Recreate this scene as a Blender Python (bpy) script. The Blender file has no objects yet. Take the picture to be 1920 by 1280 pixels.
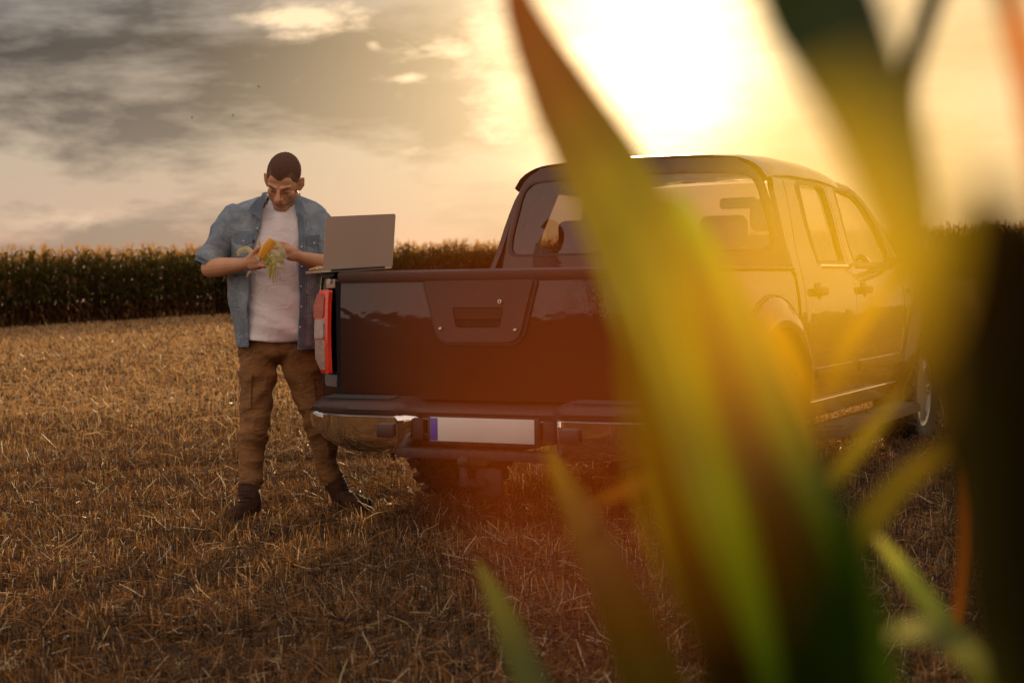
import bpy, bmesh, math, random
import numpy as np
from mathutils import Vector, Matrix, Euler, noise
from mathutils.bvhtree import BVHTree
random.seed(7); rng = np.random.default_rng(7)
sc = bpy.context.scene
R = math.radians

# ------------------------------------------------------------------ camera, sky, sun
CAM_H = 1.04; F_PX = 3000.0; PITCH = -0.0253; ROLL = -0.0359
cam_d = bpy.data.cameras.new("camera"); cam = bpy.data.objects.new("camera", cam_d)
sc.collection.objects.link(cam); sc.camera = cam
cam_d.sensor_width = 36.0; cam_d.lens = F_PX / 1920 * 36.0
cam_d.clip_start = 0.01; cam_d.clip_end = 3000
cam.location = (0, 0, CAM_H)
cam.rotation_euler = (Matrix.Rotation(PITCH, 3, 'X') @ Matrix.Rotation(math.pi / 2, 3, 'X') @ Matrix.Rotation(ROLL, 3, 'Z')).to_euler()
cam_d.dof.use_dof = True
cam_d.dof.focus_distance = 7.75
cam_d.dof.aperture_fstop = (cam_d.lens / 1000) / 0.0135

SUN_AZ, SUN_EL = R(5.6), R(8.6)
sd = Vector((math.sin(SUN_AZ) * math.cos(SUN_EL), math.cos(SUN_AZ) * math.cos(SUN_EL), math.sin(SUN_EL)))
sl = bpy.data.lights.new("sun", 'SUN'); sun = bpy.data.objects.new("sun", sl); sc.collection.objects.link(sun)
sl.energy = 4.6; sl.angle = R(2.5); sl.color = (1.0, 0.70, 0.38)
sun.rotation_euler = sd.to_track_quat('Z', 'Y').to_euler()

def build_world():
    w = bpy.data.worlds.new("World"); sc.world = w; w.use_nodes = True
    nt = w.node_tree; nt.nodes.clear(); N = nt.nodes.new; L = nt.links.new
    out = N('ShaderNodeOutputWorld'); bg = N('ShaderNodeBackground'); L(bg.outputs[0], out.inputs[0])
    sky = N('ShaderNodeTexSky'); sky.sky_type = 'NISHITA'; sky.sun_disc = False
    sky.sun_elevation = SUN_EL; sky.sun_rotation = SUN_AZ; sky.dust_density = 3.0; sky.air_density = 1.2
    tc = N('ShaderNodeTexCoord')
    def math_(op, a, b=None, c=None):
        n = N('ShaderNodeMath'); n.operation = op
        for i, v in enumerate((a, b, c)):
            if v is None: continue
            if hasattr(v, 'node'): L(v, n.inputs[i])
            else: n.inputs[i].default_value = v
        return n.outputs[0]
    def mix(f, a, b, mode='MIX'):
        n = N('ShaderNodeMix'); n.data_type = 'RGBA'; n.blend_type = mode
        for s, v in ((n.inputs[0], f), (n.inputs[6], a), (n.inputs[7], b)):
            if hasattr(v, 'node'): L(v, s)
            elif isinstance(v, tuple): s.default_value = (*v, 1)
            else: s.default_value = v
        return n.outputs[2]
    def ramp(f, stops):
        n = N('ShaderNodeValToRGB'); L(f, n.inputs[0]); e = n.color_ramp.elements
        while len(e) < len(stops): e.new(0.5)
        for el, (p, c) in zip(e, stops):
            el.position = p; el.color = (*c, 1) if isinstance(c, tuple) else (c, c, c, 1)
        return n.outputs[0]
    sep = N('ShaderNodeSeparateXYZ'); L(tc.outputs['Generated'], sep.inputs[0])
    x, y, z = sep.outputs
    az = math_('ARCTAN2', x, y)                       # 0 ahead, + to the right
    el = math_('ARCSINE', math_('MAXIMUM', -1.0, math_('MINIMUM', 1.0, z)))
    # streaky cloud coordinates: stretched sideways
    comb = N('ShaderNodeCombineXYZ')
    L(math_('MULTIPLY', az, 5.5), comb.inputs[0]); L(math_('MULTIPLY', el, 19.0), comb.inputs[1]); comb.inputs[2].default_value = 3.7
    def nz(vec, scale, detail, rough, dist=0.0):
        n = N('ShaderNodeTexNoise'); L(vec, n.inputs['Vector']); n.inputs['Scale'].default_value = scale
        n.inputs['Detail'].default_value = detail; n.inputs['Roughness'].default_value = rough
        n.inputs['Distortion'].default_value = dist
        return n.outputs[0]
    n1 = nz(comb.outputs[0], 1.15, 10, 0.60, 0.12)
    comb2 = N('ShaderNodeCombineXYZ')
    L(math_('MULTIPLY', az, 10.0), comb2.inputs[0]); L(math_('MULTIPLY', el, 26.0), comb2.inputs[1]); comb2.inputs[2].default_value = 9.1
    n2 = nz(comb2.outputs[0], 1.7, 9, 0.62, 0.3)
    # height colour inside the cloud deck: peach at the horizon, grey above
    e1 = math_('MULTIPLY', el, 180 / math.pi / 20.0)  # 0..1 for 0..20 deg
    light = ramp(e1, [(0.0, (0.80, 0.38, 0.24)), (0.08, (0.82, 0.46, 0.31)), (0.16, (0.62, 0.44, 0.33)), (0.28, (0.56, 0.45, 0.34)), (0.45, (0.27, 0.235, 0.205)), (1.0, (0.52, 0.52, 0.54))])
    dark = ramp(e1, [(0.0, (0.52, 0.28, 0.17)), (0.08, (0.40, 0.26, 0.19)), (0.16, (0.34, 0.265, 0.215)), (0.30, (0.165, 0.142, 0.13)), (0.46, (0.050, 0.050, 0.058)), (1.0, (0.24, 0.25, 0.28))])
    base = mix(ramp(n1, [(0.42, 0.0), (0.57, 1.0)]), dark, light)
    # the bright torn edges where the low sun breaks through
    dot = N('ShaderNodeVectorMath'); dot.operation = 'DOT_PRODUCT'; L(tc.outputs['Generated'], dot.inputs[0]); dot.inputs[1].default_value = sd
    ang = math_('MULTIPLY', math_('ARCCOSINE', math_('MINIMUM', 0.999999, dot.outputs['Value'])), 180 / math.pi)
    near = math_('MAXIMUM', 0.0, math_('SUBTRACT', 1.0, math_('DIVIDE', ang, 17.0)))
    def lobe(prev, a0, e0, sx, sy, w_):
        dx = math_('DIVIDE', math_('SUBTRACT', az, a0), sx); dy = math_('DIVIDE', math_('SUBTRACT', el, e0), sy)
        v = math_('MULTIPLY', math_('EXPONENT', math_('MULTIPLY', math_('ADD', math_('MULTIPLY', dx, dx), math_('MULTIPLY', dy, dy)), -1.0)), w_)
        return v if prev is None else math_('MAXIMUM', prev, v)
    lobes = None
    lobes = lobe(lobes, -0.1149, 0.1767, 0.0400, 0.0085, 1.00)
    lobes = lobe(lobes, -0.1251, 0.1673, 0.0220, 0.0050, 0.70)
    lobes = lobe(lobes, -0.0967, 0.1811, 0.0180, 0.0080, 0.80)
    lobes = lobe(lobes, -0.0299, 0.1565, 0.0300, 0.0075, 0.80)
    lobes = lobe(lobes, -0.0466, 0.1544, 0.0180, 0.0040, 0.60)
    lobes = lobe(lobes, -0.0588, 0.1398, 0.0110, 0.0035, 0.80)
    lobes = lobe(lobes, -0.0795, 0.1600, 0.0060, 0.0030, 0.60)
    lobes = lobe(lobes, -0.0555, 0.0934, 0.0200, 0.0050, 0.35)
    lobes = lobe(lobes, -0.0047, 0.1660, 0.0200, 0.0300, 1.00)
    lobes = lobe(lobes, -0.0014, 0.1205, 0.0200, 0.0350, 0.90)
    lobes = lobe(lobes, -0.0122, 0.1436, 0.0200, 0.0120, 0.50)
    lobes = lobe(lobes, -0.2605, 0.0587, 0.0500, 0.0080, 0.35)
    n3 = nz(comb2.outputs[0], 5.0, 8, 0.6, 0.2)
    gap = ramp(math_('ADD', math_('ADD', math_('MULTIPLY', n2, 0.55), math_('MULTIPLY', n3, 0.45)), math_('MULTIPLY', lobes, 0.26)), [(0.57, 0.0), (0.77, 1.0)])
    high = ramp(e1, [(0.19, 0.0), (0.33, 1.0)])
    gapf = math_('MULTIPLY', gap, math_('MINIMUM', 1.0, math_('ADD', math_('MULTIPLY', lobes, 1.5), math_('MULTIPLY', math_('MULTIPLY', high, near), .8))))
    base = mix(gapf, base, (1.15, 0.85, 0.55))
    # warm low sky toward the sun, then the glow itself
    warm = math_('POWER', near, 1.4)
    base = mix(math_('MULTIPLY', warm, 0.9), base, (1.0, 0.72, 0.42))
    core = math_('EXPONENT', math_('MULTIPLY', math_('POWER', math_('DIVIDE', math_('MAXIMUM', 0.0, math_('ADD', ang, math_('MULTIPLY', math_('SUBTRACT', n2, 0.5), 4.5))), 3.6), 2.0), -1.0))
    c1 = N('ShaderNodeVectorMath'); c1.operation = 'SCALE'; c1.inputs[0].default_value = (3.0, 2.1, 0.95); L(core, c1.inputs[3])
    wide = math_('EXPONENT', math_('MULTIPLY', ang, -1 / 5.6))
    c2 = N('ShaderNodeVectorMath'); c2.operation = 'SCALE'; c2.inputs[0].default_value = (0.70, 0.46, 0.18); L(wide, c2.inputs[3])
    base = mix(1.0, base, c1.outputs[0], 'ADD'); base = mix(1.0, base, c2.outputs[0], 'ADD')
    # to the right of the sun the low sky stays open and golden
    rgt = math_('MULTIPLY', ramp(az, [(0.12, 0.0), (0.24, 1.0)]), ramp(az, [(0.95, 1.0), (1.0, 0.0)])) if False else math_('MULTIPLY', ramp(az, [(0.13, 0.0), (0.27, 1.0)]), ramp(math_('MULTIPLY', az, 0.5), [(0.55, 1.0), (0.85, 0.0)]))
    rgt = math_('MULTIPLY', rgt, ramp(el, [(0.20, 1.0), (0.60, 0.0)]))
    base = mix(math_('MULTIPLY', rgt, 0.8), base, mix(n1, (0.95, 0.58, 0.20), (1.35, 0.95, 0.45)))
    # away from the sun the deck thins to a plain pale evening sky
    back = ramp(math_('MULTIPLY_ADD', y, -0.5, 0.5), [(0.25, 0.0), (0.65, 1.0)])
    upf = ramp(el, [(0.25, 0.0), (0.9, 1.0)])
    base = mix(math_('MULTIPLY', back, 0.85), base, mix(n1, (1.12, 0.83, 0.66), (1.36, 1.06, 0.87)))
    base = mix(math_('MULTIPLY', upf, 0.5), base, (0.52, 0.52, 0.55))
    nis = N('ShaderNodeVectorMath'); nis.operation = 'SCALE'; L(sky.outputs[0], nis.inputs[0]); nis.inputs[3].default_value = 0.05
    base = mix(0.93, nis.outputs[0], base)
    fl = N('ShaderNodeVectorMath'); fl.operation = 'MAXIMUM'; L(base, fl.inputs[0]); fl.inputs[1].default_value = (0, 0, 0)
    L(fl.outputs[0], bg.inputs[0]); bg.inputs[1].default_value = 1.0
build_world()
vs = sc.view_settings
vs.view_transform = 'Standard'; vs.look = 'None'; vs.exposure = 0.0; vs.gamma = 1.0; vs.use_curve_mapping = False
sc.cycles.use_denoising = True
sc.cycles.max_bounces = 8; sc.cycles.transparent_max_bounces = 12; sc.cycles.transmission_bounces = 8
sc.cycles.sample_clamp_indirect = 6.0; sc.cycles.caustics_reflective = False; sc.cycles.caustics_refractive = False

# ------------------------------------------------------------------ helpers
_cp, _sp = math.cos(PITCH), math.sin(PITCH); _cr, _sr = math.cos(ROLL), math.sin(ROLL)
def W(px, py, Y):
    """world point seen at pixel (px,py) of the 1920x1280 frame, at depth Y metres"""
    a, b = px - 960, py - 640
    u = a * _cr + b * _sr; v = -a * _sr + b * _cr
    x = u / F_PX; up = -v / F_PX
    rx, ry, rz = x, _cp - up * _sp, _sp + up * _cp
    t = Y / ry
    return Vector((rx * t, Y, CAM_H + rz * t))

def ground_z(x, y):
    t = np.maximum(0.0, np.asarray(y, float) - 12.0)
    z = 0.0216 * t - 0.0216 * 4 * (1 - np.exp(-t / 4.0))
    t2 = np.maximum(0.0, np.asarray(y, float) - 75.0)
    z = z - 0.0216 * t2 + 0.004 * t2
    z = z + 0.012 * np.sin(np.asarray(x) * 1.3 + 0.4) * np.sin(np.asarray(y) * 0.9) * (np.asarray(y) > 2)
    return z

class MB:
    def __init__(s): s.v = []; s.f = []; s.mi = []; s.cur = 0
    def add(s, vs, fs):
        o = len(s.v); s.v.extend([tuple(p) for p in vs]); s.f.extend([tuple(o + i for i in f) for f in fs]); s.mi.extend([s.cur] * len(fs)); return s
    def addbm(s, bm):
        bm.verts.ensure_lookup_table(); bm.verts.index_update()
        s.add([v.co.copy() for v in bm.verts], [[v.index for v in f.verts] for f in bm.faces]); bm.free(); return s
    def box(s, c, d, bevel=0.0, rot=None, seg=2, taper=None):
        bm = bmesh.new(); bmesh.ops.create_cube(bm, size=1.0)
        for v in bm.verts:
            v.co = Vector((v.co.x * d[0], v.co.y * d[1], v.co.z * d[2]))
            if taper and v.co.z > 0: v.co.x *= taper[0]; v.co.y *= taper[1]
        if bevel: bmesh.ops.bevel(bm, geom=bm.edges[:], offset=bevel, segments=seg, affect='EDGES', profile=0.5)
        M = Matrix.Translation(Vector(c))
        if rot: M = M @ Euler(rot).to_matrix().to_4x4()
        bmesh.ops.transform(bm, matrix=M, verts=bm.verts); return s.addbm(bm)
    def tube(s, pts, r, n=10, caps=True, flat=None, up=(0, 0, 1)):
        pts = [Vector(p) for p in pts]
        if not hasattr(r, '__len__'): r = [r] * len(pts)
        rings = []; prev = None
        for i, p in enumerate(pts):
            t = (pts[min(i + 1, len(pts) - 1)] - pts[max(i - 1, 0)]).normalized()
            if prev is None:
                a = Vector(up).cross(t)
                if a.length < 1e-3: a = Vector((1, 0, 0)).cross(t)
            else: a = prev - t * prev.dot(t)
            a.normalize(); prev = a; b = t.cross(a)
            fx, fy = flat or (1, 1)
            rings.append([p + (a * math.cos(2 * math.pi * k / n) * fx + b * math.sin(2 * math.pi * k / n) * fy) * r[i] for k in range(n)])
        return s.loft(rings, True, caps)
    def loft(s, rings, closed=True, caps=False):
        n = len(rings[0]); vs = [p for r in rings for p in r]; fs = []
        for i in range(len(rings) - 1):
            for k in range(n if closed else n - 1):
                k2 = (k + 1) % n
                fs.append((i * n + k, i * n + k2, (i + 1) * n + k2, (i + 1) * n + k))
        if caps and closed:
            fs.append(tuple(range(n - 1, -1, -1))); fs.append(tuple((len(rings) - 1) * n + k for k in range(n)))
        return s.add(vs, fs)
    def ell(s, c, r, rot=None, seg=16, rings=10):
        bm = bmesh.new(); bmesh.ops.create_uvsphere(bm, u_segments=seg, v_segments=rings, radius=1.0)
        M = Matrix.Translation(Vector(c))
        if rot is not None: M = M @ (rot.to_4x4() if isinstance(rot, Matrix) else Euler(rot).to_matrix().to_4x4())
        M = M @ Matrix.Diagonal((r[0], r[1], r[2], 1)); bmesh.ops.transform(bm, matrix=M, verts=bm.verts); return s.addbm(bm)
    def cap(s, p0, p1, r0, r1, n=14):
        """tapered capsule"""
        p0, p1 = Vector(p0), Vector(p1); ax = p1 - p0; l = ax.length or 1e-6; t = ax / l
        pts, rr = [], []
        for a in (-90, -60, -30, 0): pts.append(p0 + t * r0 * math.sin(R(a))); rr.append(max(1e-4, r0 * math.cos(R(a))))
        for a in (0, 30, 60, 90): pts.append(p1 + t * r1 * math.sin(R(a))); rr.append(max(1e-4, r1 * math.cos(R(a))))
        # constant frame
        a = Vector((0.13, 0.2, 1)).cross(t)
        if a.length < 1e-3: a = Vector((1, 0, 0)).cross(t)
        a.normalize(); b = t.cross(a)
        return s.loft([[p + (a * math.cos(2 * math.pi * k / n) + b * math.sin(2 * math.pi * k / n)) * q for k in range(n)] for p, q in zip(pts, rr)], True, True)
    def lathe(s, prof, axis='x', c=(0, 0, 0), n=32):
        """prof: (along, radius)"""
        rings = []
        for a, r in prof:
            ring = []
            for k in range(n):
                u, v = r * math.cos(2 * math.pi * k / n), r * math.sin(2 * math.pi * k / n)
                p = (a, u, v) if axis == 'x' else (u, a, v) if axis == 'y' else (u, v, a)
                ring.append(Vector(c) + Vector(p))
            rings.append(ring)
        return s.loft(rings, True, True)
    def mesh(s, name, smooth=True, sharp=38):
        me = bpy.data.meshes.new(name); me.from_pydata(s.v, [], s.f)
        me.polygons.foreach_set('material_index', s.mi)
        bm = bmesh.new(); bm.from_mesh(me)
        bmesh.ops.recalc_face_normals(bm, faces=bm.faces)
        if smooth:
            for f in bm.faces: f.smooth = True
            if sharp:
                a = R(sharp)
                for e in bm.edges:
                    if len(e.link_faces) == 2 and e.calc_face_angle(0) > a: e.smooth = False
        bm.to_mesh(me); bm.free(); return me
    def build(s, name, mat, parent=None, smooth=True, sharp=38, **k):
        me = s.mesh(name, smooth, sharp)
        for m in (mat if isinstance(mat, (list, tuple)) else [mat]): me.materials.append(m)
        return link(name, me, parent, **k)

def link(name, me, parent=None, **k):
    o = bpy.data.objects.new(name, me); sc.collection.objects.link(o)
    if parent is not None:
        o.parent = parent
        if parent.get('_world'): o.location = (-parent.location.x, -parent.location.y, -parent.location.z)
    for a, b in k.items(): o[a] = b
    return o
def empty(name, loc=(0, 0, 0), rot=(0, 0, 0), world=False, **k):
    o = bpy.data.objects.new(name, None); sc.collection.objects.link(o); o.location = loc; o.rotation_euler = rot
    o.empty_display_size = 0.1
    if world: o['_world'] = 1
    for a, b in k.items(): o[a] = b
    return o

def rounded(poly, r, n=5):
    """round the corners of a 2-d polygon; r a number or list"""
    out = []; m = len(poly)
    for i in range(m):
        p = Vector(poly[i]); a = Vector(poly[i - 1]) - p; b = Vector(poly[(i + 1) % m]) - p
        rr = r[i] if hasattr(r, '__len__') else r
        if rr <= 0: out.append((p.x, p.y)); continue
        la, lb = a.length, b.length; a.normalize(); b.normalize()
        d = min(rr, la * .49, lb * .49)
        for k in range(n + 1):
            t = k / n; q = (p + a * d) * (1 - t) ** 2 + p * 2 * t * (1 - t) + (p + b * d) * t * t
            out.append((q.x, q.y))
    return out

def panel(outer, holes=(), fmap=None, thick=0.0, cx=(), cy=(), dirn=None):
    """flat 2-d polygon with holes -> mapped sheet, optional thickness along dirn (vector) ; returns bmesh"""
    bm = bmesh.new()
    for loop in [outer, *holes]:
        vs = [bm.verts.new((p[0], p[1], 0)) for p in loop]
        for i in range(len(vs)): bm.edges.new((vs[i], vs[(i + 1) % len(vs)]))
    bmesh.ops.triangle_fill(bm, use_beauty=True, use_dissolve=False, edges=bm.edges[:])
    for c in cx: bmesh.ops.bisect_plane(bm, geom=bm.verts[:] + bm.edges[:] + bm.faces[:], plane_co=(c, 0, 0), plane_no=(1, 0, 0))
    for c in cy: bmesh.ops.bisect_plane(bm, geom=bm.verts[:] + bm.edges[:] + bm.faces[:], plane_co=(0, c, 0), plane_no=(0, 1, 0))
    if thick:
        ex = bmesh.ops.extrude_face_region(bm, geom=bm.faces[:])
        nv = set(g for g in ex['geom'] if isinstance(g, bmesh.types.BMVert))
        for v in bm.verts:
            p = Vector(fmap(v.co.x, v.co.y)); v.co = p + (Vector(dirn) * thick if v in nv else Vector((0, 0, 0)))
    else:
        for v in bm.verts: v.co = Vector(fmap(v.co.x, v.co.y))
    bmesh.ops.recalc_face_normals(bm, faces=bm.faces[:])
    return bm

# ------------------------------------------------------------------ materials
def mat(name, col, rough=0.6, metal=0.0, coat=0.0, var=0.0, vscale=8.0, bump=0.0, bscale=60.0, spec=0.5, trans=0.0, alpha=1.0,
        emis=None, sheen=0.0, attr=False, col2=None, transl=0.0, detail=4, weave=0.0, coord='Object', croug=0.05, tcol=None, wr=0.0, wscale=(14, 14, 22)):
    m = bpy.data.materials.new(name); m.use_nodes = True; nt = m.node_tree; N = nt.nodes.new; L = nt.links.new
    b = nt.nodes['Principled BSDF']; out = nt.nodes['Material Output']
    b.inputs['Roughness'].default_value = rough; b.inputs['Metallic'].default_value = metal
    b.inputs['Coat Weight'].default_value = coat; b.inputs['Coat Roughness'].default_value = croug
    b.inputs['Specular IOR Level'].default_value = spec
    b.inputs['Transmission Weight'].default_value = trans
    b.inputs['Sheen Weight'].default_value = sheen
    b.inputs['Base Color'].default_value = (*col, 1)
    csock = None
    tc = N('ShaderNodeTexCoord')
    if attr:
        at = N('ShaderNodeAttribute'); at.attribute_name = 'col'; csock = at.outputs['Color']
    if var or col2:
        no = N('ShaderNodeTexNoise'); L(tc.outputs[coord], no.inputs['Vector']); no.inputs['Scale'].default_value = vscale
        no.inputs['Detail'].default_value = detail; no.inputs['Roughness'].default_value = 0.6
        rp = N('ShaderNodeValToRGB'); L(no.outputs[0], rp.inputs[0]); rp.color_ramp.elements[0].position = 0.33; rp.color_ramp.elements[1].position = 0.67
        if col2:
            rp.color_ramp.elements[0].color = (*col, 1); rp.color_ramp.elements[1].color = (*col2, 1)
        else:
            rp.color_ramp.elements[0].color = (*[c * (1 - var) for c in col], 1) if not attr else (1 - var,) * 3 + (1,)
            rp.color_ramp.elements[1].color = (*[min(1, c * (1 + var)) for c in col], 1) if not attr else (1, 1, 1, 1)
        if attr:
            mx = N('ShaderNodeMix'); mx.data_type = 'RGBA'; mx.blend_type = 'MULTIPLY'; mx.inputs[0].default_value = 1
            L(csock, mx.inputs[6]); L(rp.outputs[0], mx.inputs[7]); csock = mx.outputs[2]
        else: csock = rp.outputs[0]
    if csock: L(csock, b.inputs['Base Color'])
    if bump:
        nb = N('ShaderNodeTexNoise'); L(tc.outputs[coord], nb.inputs['Vector']); nb.inputs['Scale'].default_value = bscale; nb.inputs['Detail'].default_value = 5
        bp = N('ShaderNodeBump'); bp.inputs['Strength'].default_value = bump; bp.inputs['Distance'].default_value = 0.01
        L(nb.outputs[0], bp.inputs['Height']); L(bp.outputs[0], b.inputs['Normal'])
        if wr:          # cloth creases: sharp ridges where a warped noise crosses its mean
            mp = N('ShaderNodeMapping'); L(tc.outputs[coord], mp.inputs[0]); mp.inputs['Scale'].default_value = wscale; mp.inputs['Rotation'].default_value = (0.3, 0.5, 0.2)
            nw = N('ShaderNodeTexNoise'); L(mp.outputs[0], nw.inputs[0]); nw.inputs['Scale'].default_value = 1.0; nw.inputs['Detail'].default_value = 3; nw.inputs['Distortion'].default_value = .8
            m1 = N('ShaderNodeMath'); m1.operation = 'SUBTRACT'; L(nw.outputs[0], m1.inputs[0]); m1.inputs[1].default_value = .5
            m2 = N('ShaderNodeMath'); m2.operation = 'ABSOLUTE'; L(m1.outputs[0], m2.inputs[0])
            m3 = N('ShaderNodeMath'); m3.operation = 'POWER'; L(m2.outputs[0], m3.inputs[0]); m3.inputs[1].default_value = .6
            bw = N('ShaderNodeBump'); bw.invert = True; bw.inputs['Strength'].default_value = wr; bw.inputs['Distance'].default_value = .02
            L(m3.outputs[0], bw.inputs['Height']); L(bp.outputs[0], bw.inputs['Normal']); L(bw.outputs[0], b.inputs['Normal'])
    if transl:
        tr = N('ShaderNodeBsdfTranslucent'); ms = N('ShaderNodeMixShader'); ms.inputs[0].default_value = transl
        if csock and tcol is None: L(csock, tr.inputs[0])
        elif csock:
            mx = N('ShaderNodeMix'); mx.data_type = 'RGBA'; mx.blend_type = 'MULTIPLY'; mx.inputs[0].default_value = 1
            L(csock, mx.inputs[6]); mx.inputs[7].default_value = (*tcol, 1); L(mx.outputs[2], tr.inputs[0])
        else: tr.inputs[0].default_value = (*(tcol or col), 1)
        L(b.outputs[0], ms.inputs[1]); L(tr.outputs[0], ms.inputs[2]); L(ms.outputs[0], out.inputs[0])
    if emis: b.inputs['Emission Color'].default_value = (*emis[0], 1); b.inputs['Emission Strength'].default_value = emis[1]
    if alpha < 1: b.inputs['Alpha'].default_value = alpha
    return m
def wavy(m, scale=5.0, strength=.35):
    nt = m.node_tree; N = nt.nodes.new; L = nt.links.new; b = nt.nodes['Principled BSDF']
    tc = N('ShaderNodeTexCoord'); mp = N('ShaderNodeMapping'); L(tc.outputs['Object'], mp.inputs[0]); mp.inputs['Scale'].default_value = (1.0, .6, 1.6)
    n = N('ShaderNodeTexNoise'); L(mp.outputs[0], n.inputs[0]); n.inputs['Scale'].default_value = scale; n.inputs['Detail'].default_value = 2.5
    bp = N('ShaderNodeBump'); bp.inputs['Strength'].default_value = strength; bp.inputs['Distance'].default_value = .006
    L(n.outputs[0], bp.inputs['Height']); L(bp.outputs[0], b.inputs['Normal']); L(bp.outputs[0], b.inputs['Coat Normal'])
    # road dust gathering in patches
    d = N('ShaderNodeTexNoise'); L(tc.outputs['Object'], d.inputs[0]); d.inputs['Scale'].default_value = 3.2; d.inputs['Detail'].default_value = 9; d.inputs['Roughness'].default_value = .7
    r1 = N('ShaderNodeMapRange'); L(d.outputs[0], r1.inputs[0]); r1.inputs[1].default_value = .42; r1.inputs[2].default_value = .75; r1.inputs[3].default_value = .02; r1.inputs[4].default_value = .16
    L(r1.outputs[0], b.inputs['Coat Roughness'])
def glass_mat(name, tint, mixf=0.12, rough=0.0):
    m = bpy.data.materials.new(name); m.use_nodes = True; nt = m.node_tree; N = nt.nodes.new; L = nt.links.new
    nt.nodes.remove(nt.nodes['Principled BSDF']); out = nt.nodes['Material Output']
    t = N('ShaderNodeBsdfTransparent'); t.inputs[0].default_value = (*tint, 1); g = N('ShaderNodeBsdfGlossy'); g.inputs['Roughness'].default_value = rough
    fr = N('ShaderNodeFresnel'); ge = N('ShaderNodeNewGeometry'); mr_ = N('ShaderNodeMapRange'); L(ge.outputs['Backfacing'], mr_.inputs[0]); mr_.inputs[3].default_value = 1.5; mr_.inputs[4].default_value = 1 / 1.5; L(mr_.outputs[0], fr.inputs[0])
    ad = N('ShaderNodeMath'); ad.operation = 'ADD'; ad.use_clamp = True; L(fr.outputs[0], ad.inputs[0]); ad.inputs[1].default_value = mixf
    ms = N('ShaderNodeMixShader'); L(ad.outputs[0], ms.inputs[0]); L(t.outputs[0], ms.inputs[1]); L(g.outputs[0], ms.inputs[2]); L(ms.outputs[0], out.inputs[0])
    return m

M = {}
M['paint'] = mat('car_paint', (0.034, 0.0075, 0.0024), rough=0.45, coat=1.0, var=0.15, vscale=2.0, croug=0.035, spec=0.15)
wavy(M['paint'])
M['black'] = mat('black_plastic', (0.022, 0.017, 0.015), rough=0.45, bump=0.12, bscale=400)
M['trim'] = mat('textured_trim', (0.060, 0.026, 0.017), rough=0.5, bump=0.1, bscale=300, var=0.12, vscale=5)
M['rubber'] = mat('rubber', (0.034, 0.023, 0.017), rough=0.8, bump=0.3, bscale=120, var=0.3, vscale=20)
M['under'] = mat('underbody', (0.014, 0.010, 0.008), rough=0.8)
M['chrome'] = mat('chrome', (0.86, 0.80, 0.76), rough=0.07, metal=1.0, bump=0.015, bscale=9)
M['alloy'] = mat('alloy', (0.45, 0.44, 0.42), rough=0.3, metal=0.9)
M['steel'] = mat('brown_steel', (0.040, 0.020, 0.014), rough=0.6, metal=0.2, var=0.4, vscale=30)
M['lamp_red'] = mat('lamp_red', (0.80, 0.035, 0.010), rough=0.12, coat=1.0, var=0.12, vscale=80)
M['lamp_orange'] = mat('lamp_orange', (0.42, 0.05, 0.012), rough=0.25, coat=0.6, var=0.25, vscale=90)
M['lamp_clear'] = mat('lamp_clear', (0.38, 0.27, 0.23), rough=0.2, coat=1.0, var=0.25, vscale=40)
M['glass'] = glass_mat('window_glass', (0.62, 0.58, 0.50), 0.05)
M['rearglass'] = glass_mat('rear_glass', (0.45, 0.38, 0.30), 0.05)
M['screw'] = mat('screw', (0.6, 0.55, 0.5), rough=0.25, metal=1.0)
M['plate'] = mat('plate_white', (0.74, 0.70, 0.62), rough=0.45, var=0.04, vscale=6)
M['plate_blue'] = mat('plate_blue', (0.035, 0.05, 0.42), rough=0.4)
M['seat'] = mat('seat_cloth', (0.035, 0.028, 0.022), rough=0.9, var=0.2)
M['alu'] = mat('laptop_alloy', (0.55, 0.41, 0.32), rough=0.45, metal=0.25, var=0.03, vscale=3)
M['dark'] = mat('dark_gap', (0.006, 0.005, 0.004), rough=0.9)
M['keys'] = mat('laptop_keys', (0.02, 0.02, 0.02), rough=0.5)

TRK = (-0.1206, 7.08); TH = 0.4754

# ------------------------------------------------------------------ pickup truck (local: x = right, y = forward from the tailgate, z = up)
truck = empty('pickup_truck', (TRK[0], TRK[1], -0.005), category='pickup truck',
              label='dark four-door pickup truck parked on the stubble with its chrome rear bumper toward us')
truck.matrix_world = Matrix.Translation((TRK[0], TRK[1], -0.02)) @ Matrix.Rotation(-TH, 4, 'Z') @ Matrix.Rotation(0.024, 4, 'Y')

_z = [.40, .50, .56, .65, .90, 1.05, 1.15, 1.20, 1.32, 1.53, 1.66, 1.72, 1.765, 1.79]
_s = [.845, .875, .90, .915, .925, .915, .897, .88, .835, .775, .732, .69, .60, .0]
def S(z): return float(np.interp(z, _z, _s))
def plan(L):                       # slight narrowing toward the nose and tail
    return 1 - 0.012 * max(0, (0.5 - L) / 0.5) ** 2 - 0.06 * max(0, (L - 3.6) / 1.6) ** 2
def side_map(sg, off=0.0): return lambda a, b: (sg * (S(b) * plan(a) + off), a, b)
ZC = [.5, .56, .65, .78, .9, .98, 1.05, 1.1, 1.15, 1.18, 1.25, 1.32, 1.42, 1.53, 1.60, 1.66, 1.69]
AX_R, AX_F, HUB = 1.20, 4.42, 0.40
def arc(cx, cy, r, a0, a1, n=14, ry=None): return [(cx + r * math.cos(R(a0 + (a1 - a0) * i / n)), cy + (ry or r) * math.sin(R(a0 + (a1 - a0) * i / n))) for i in range(n + 1)]

def T_(name, mb, m, parent=truck, **k): return mb.build(name, m, parent, **k)

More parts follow.
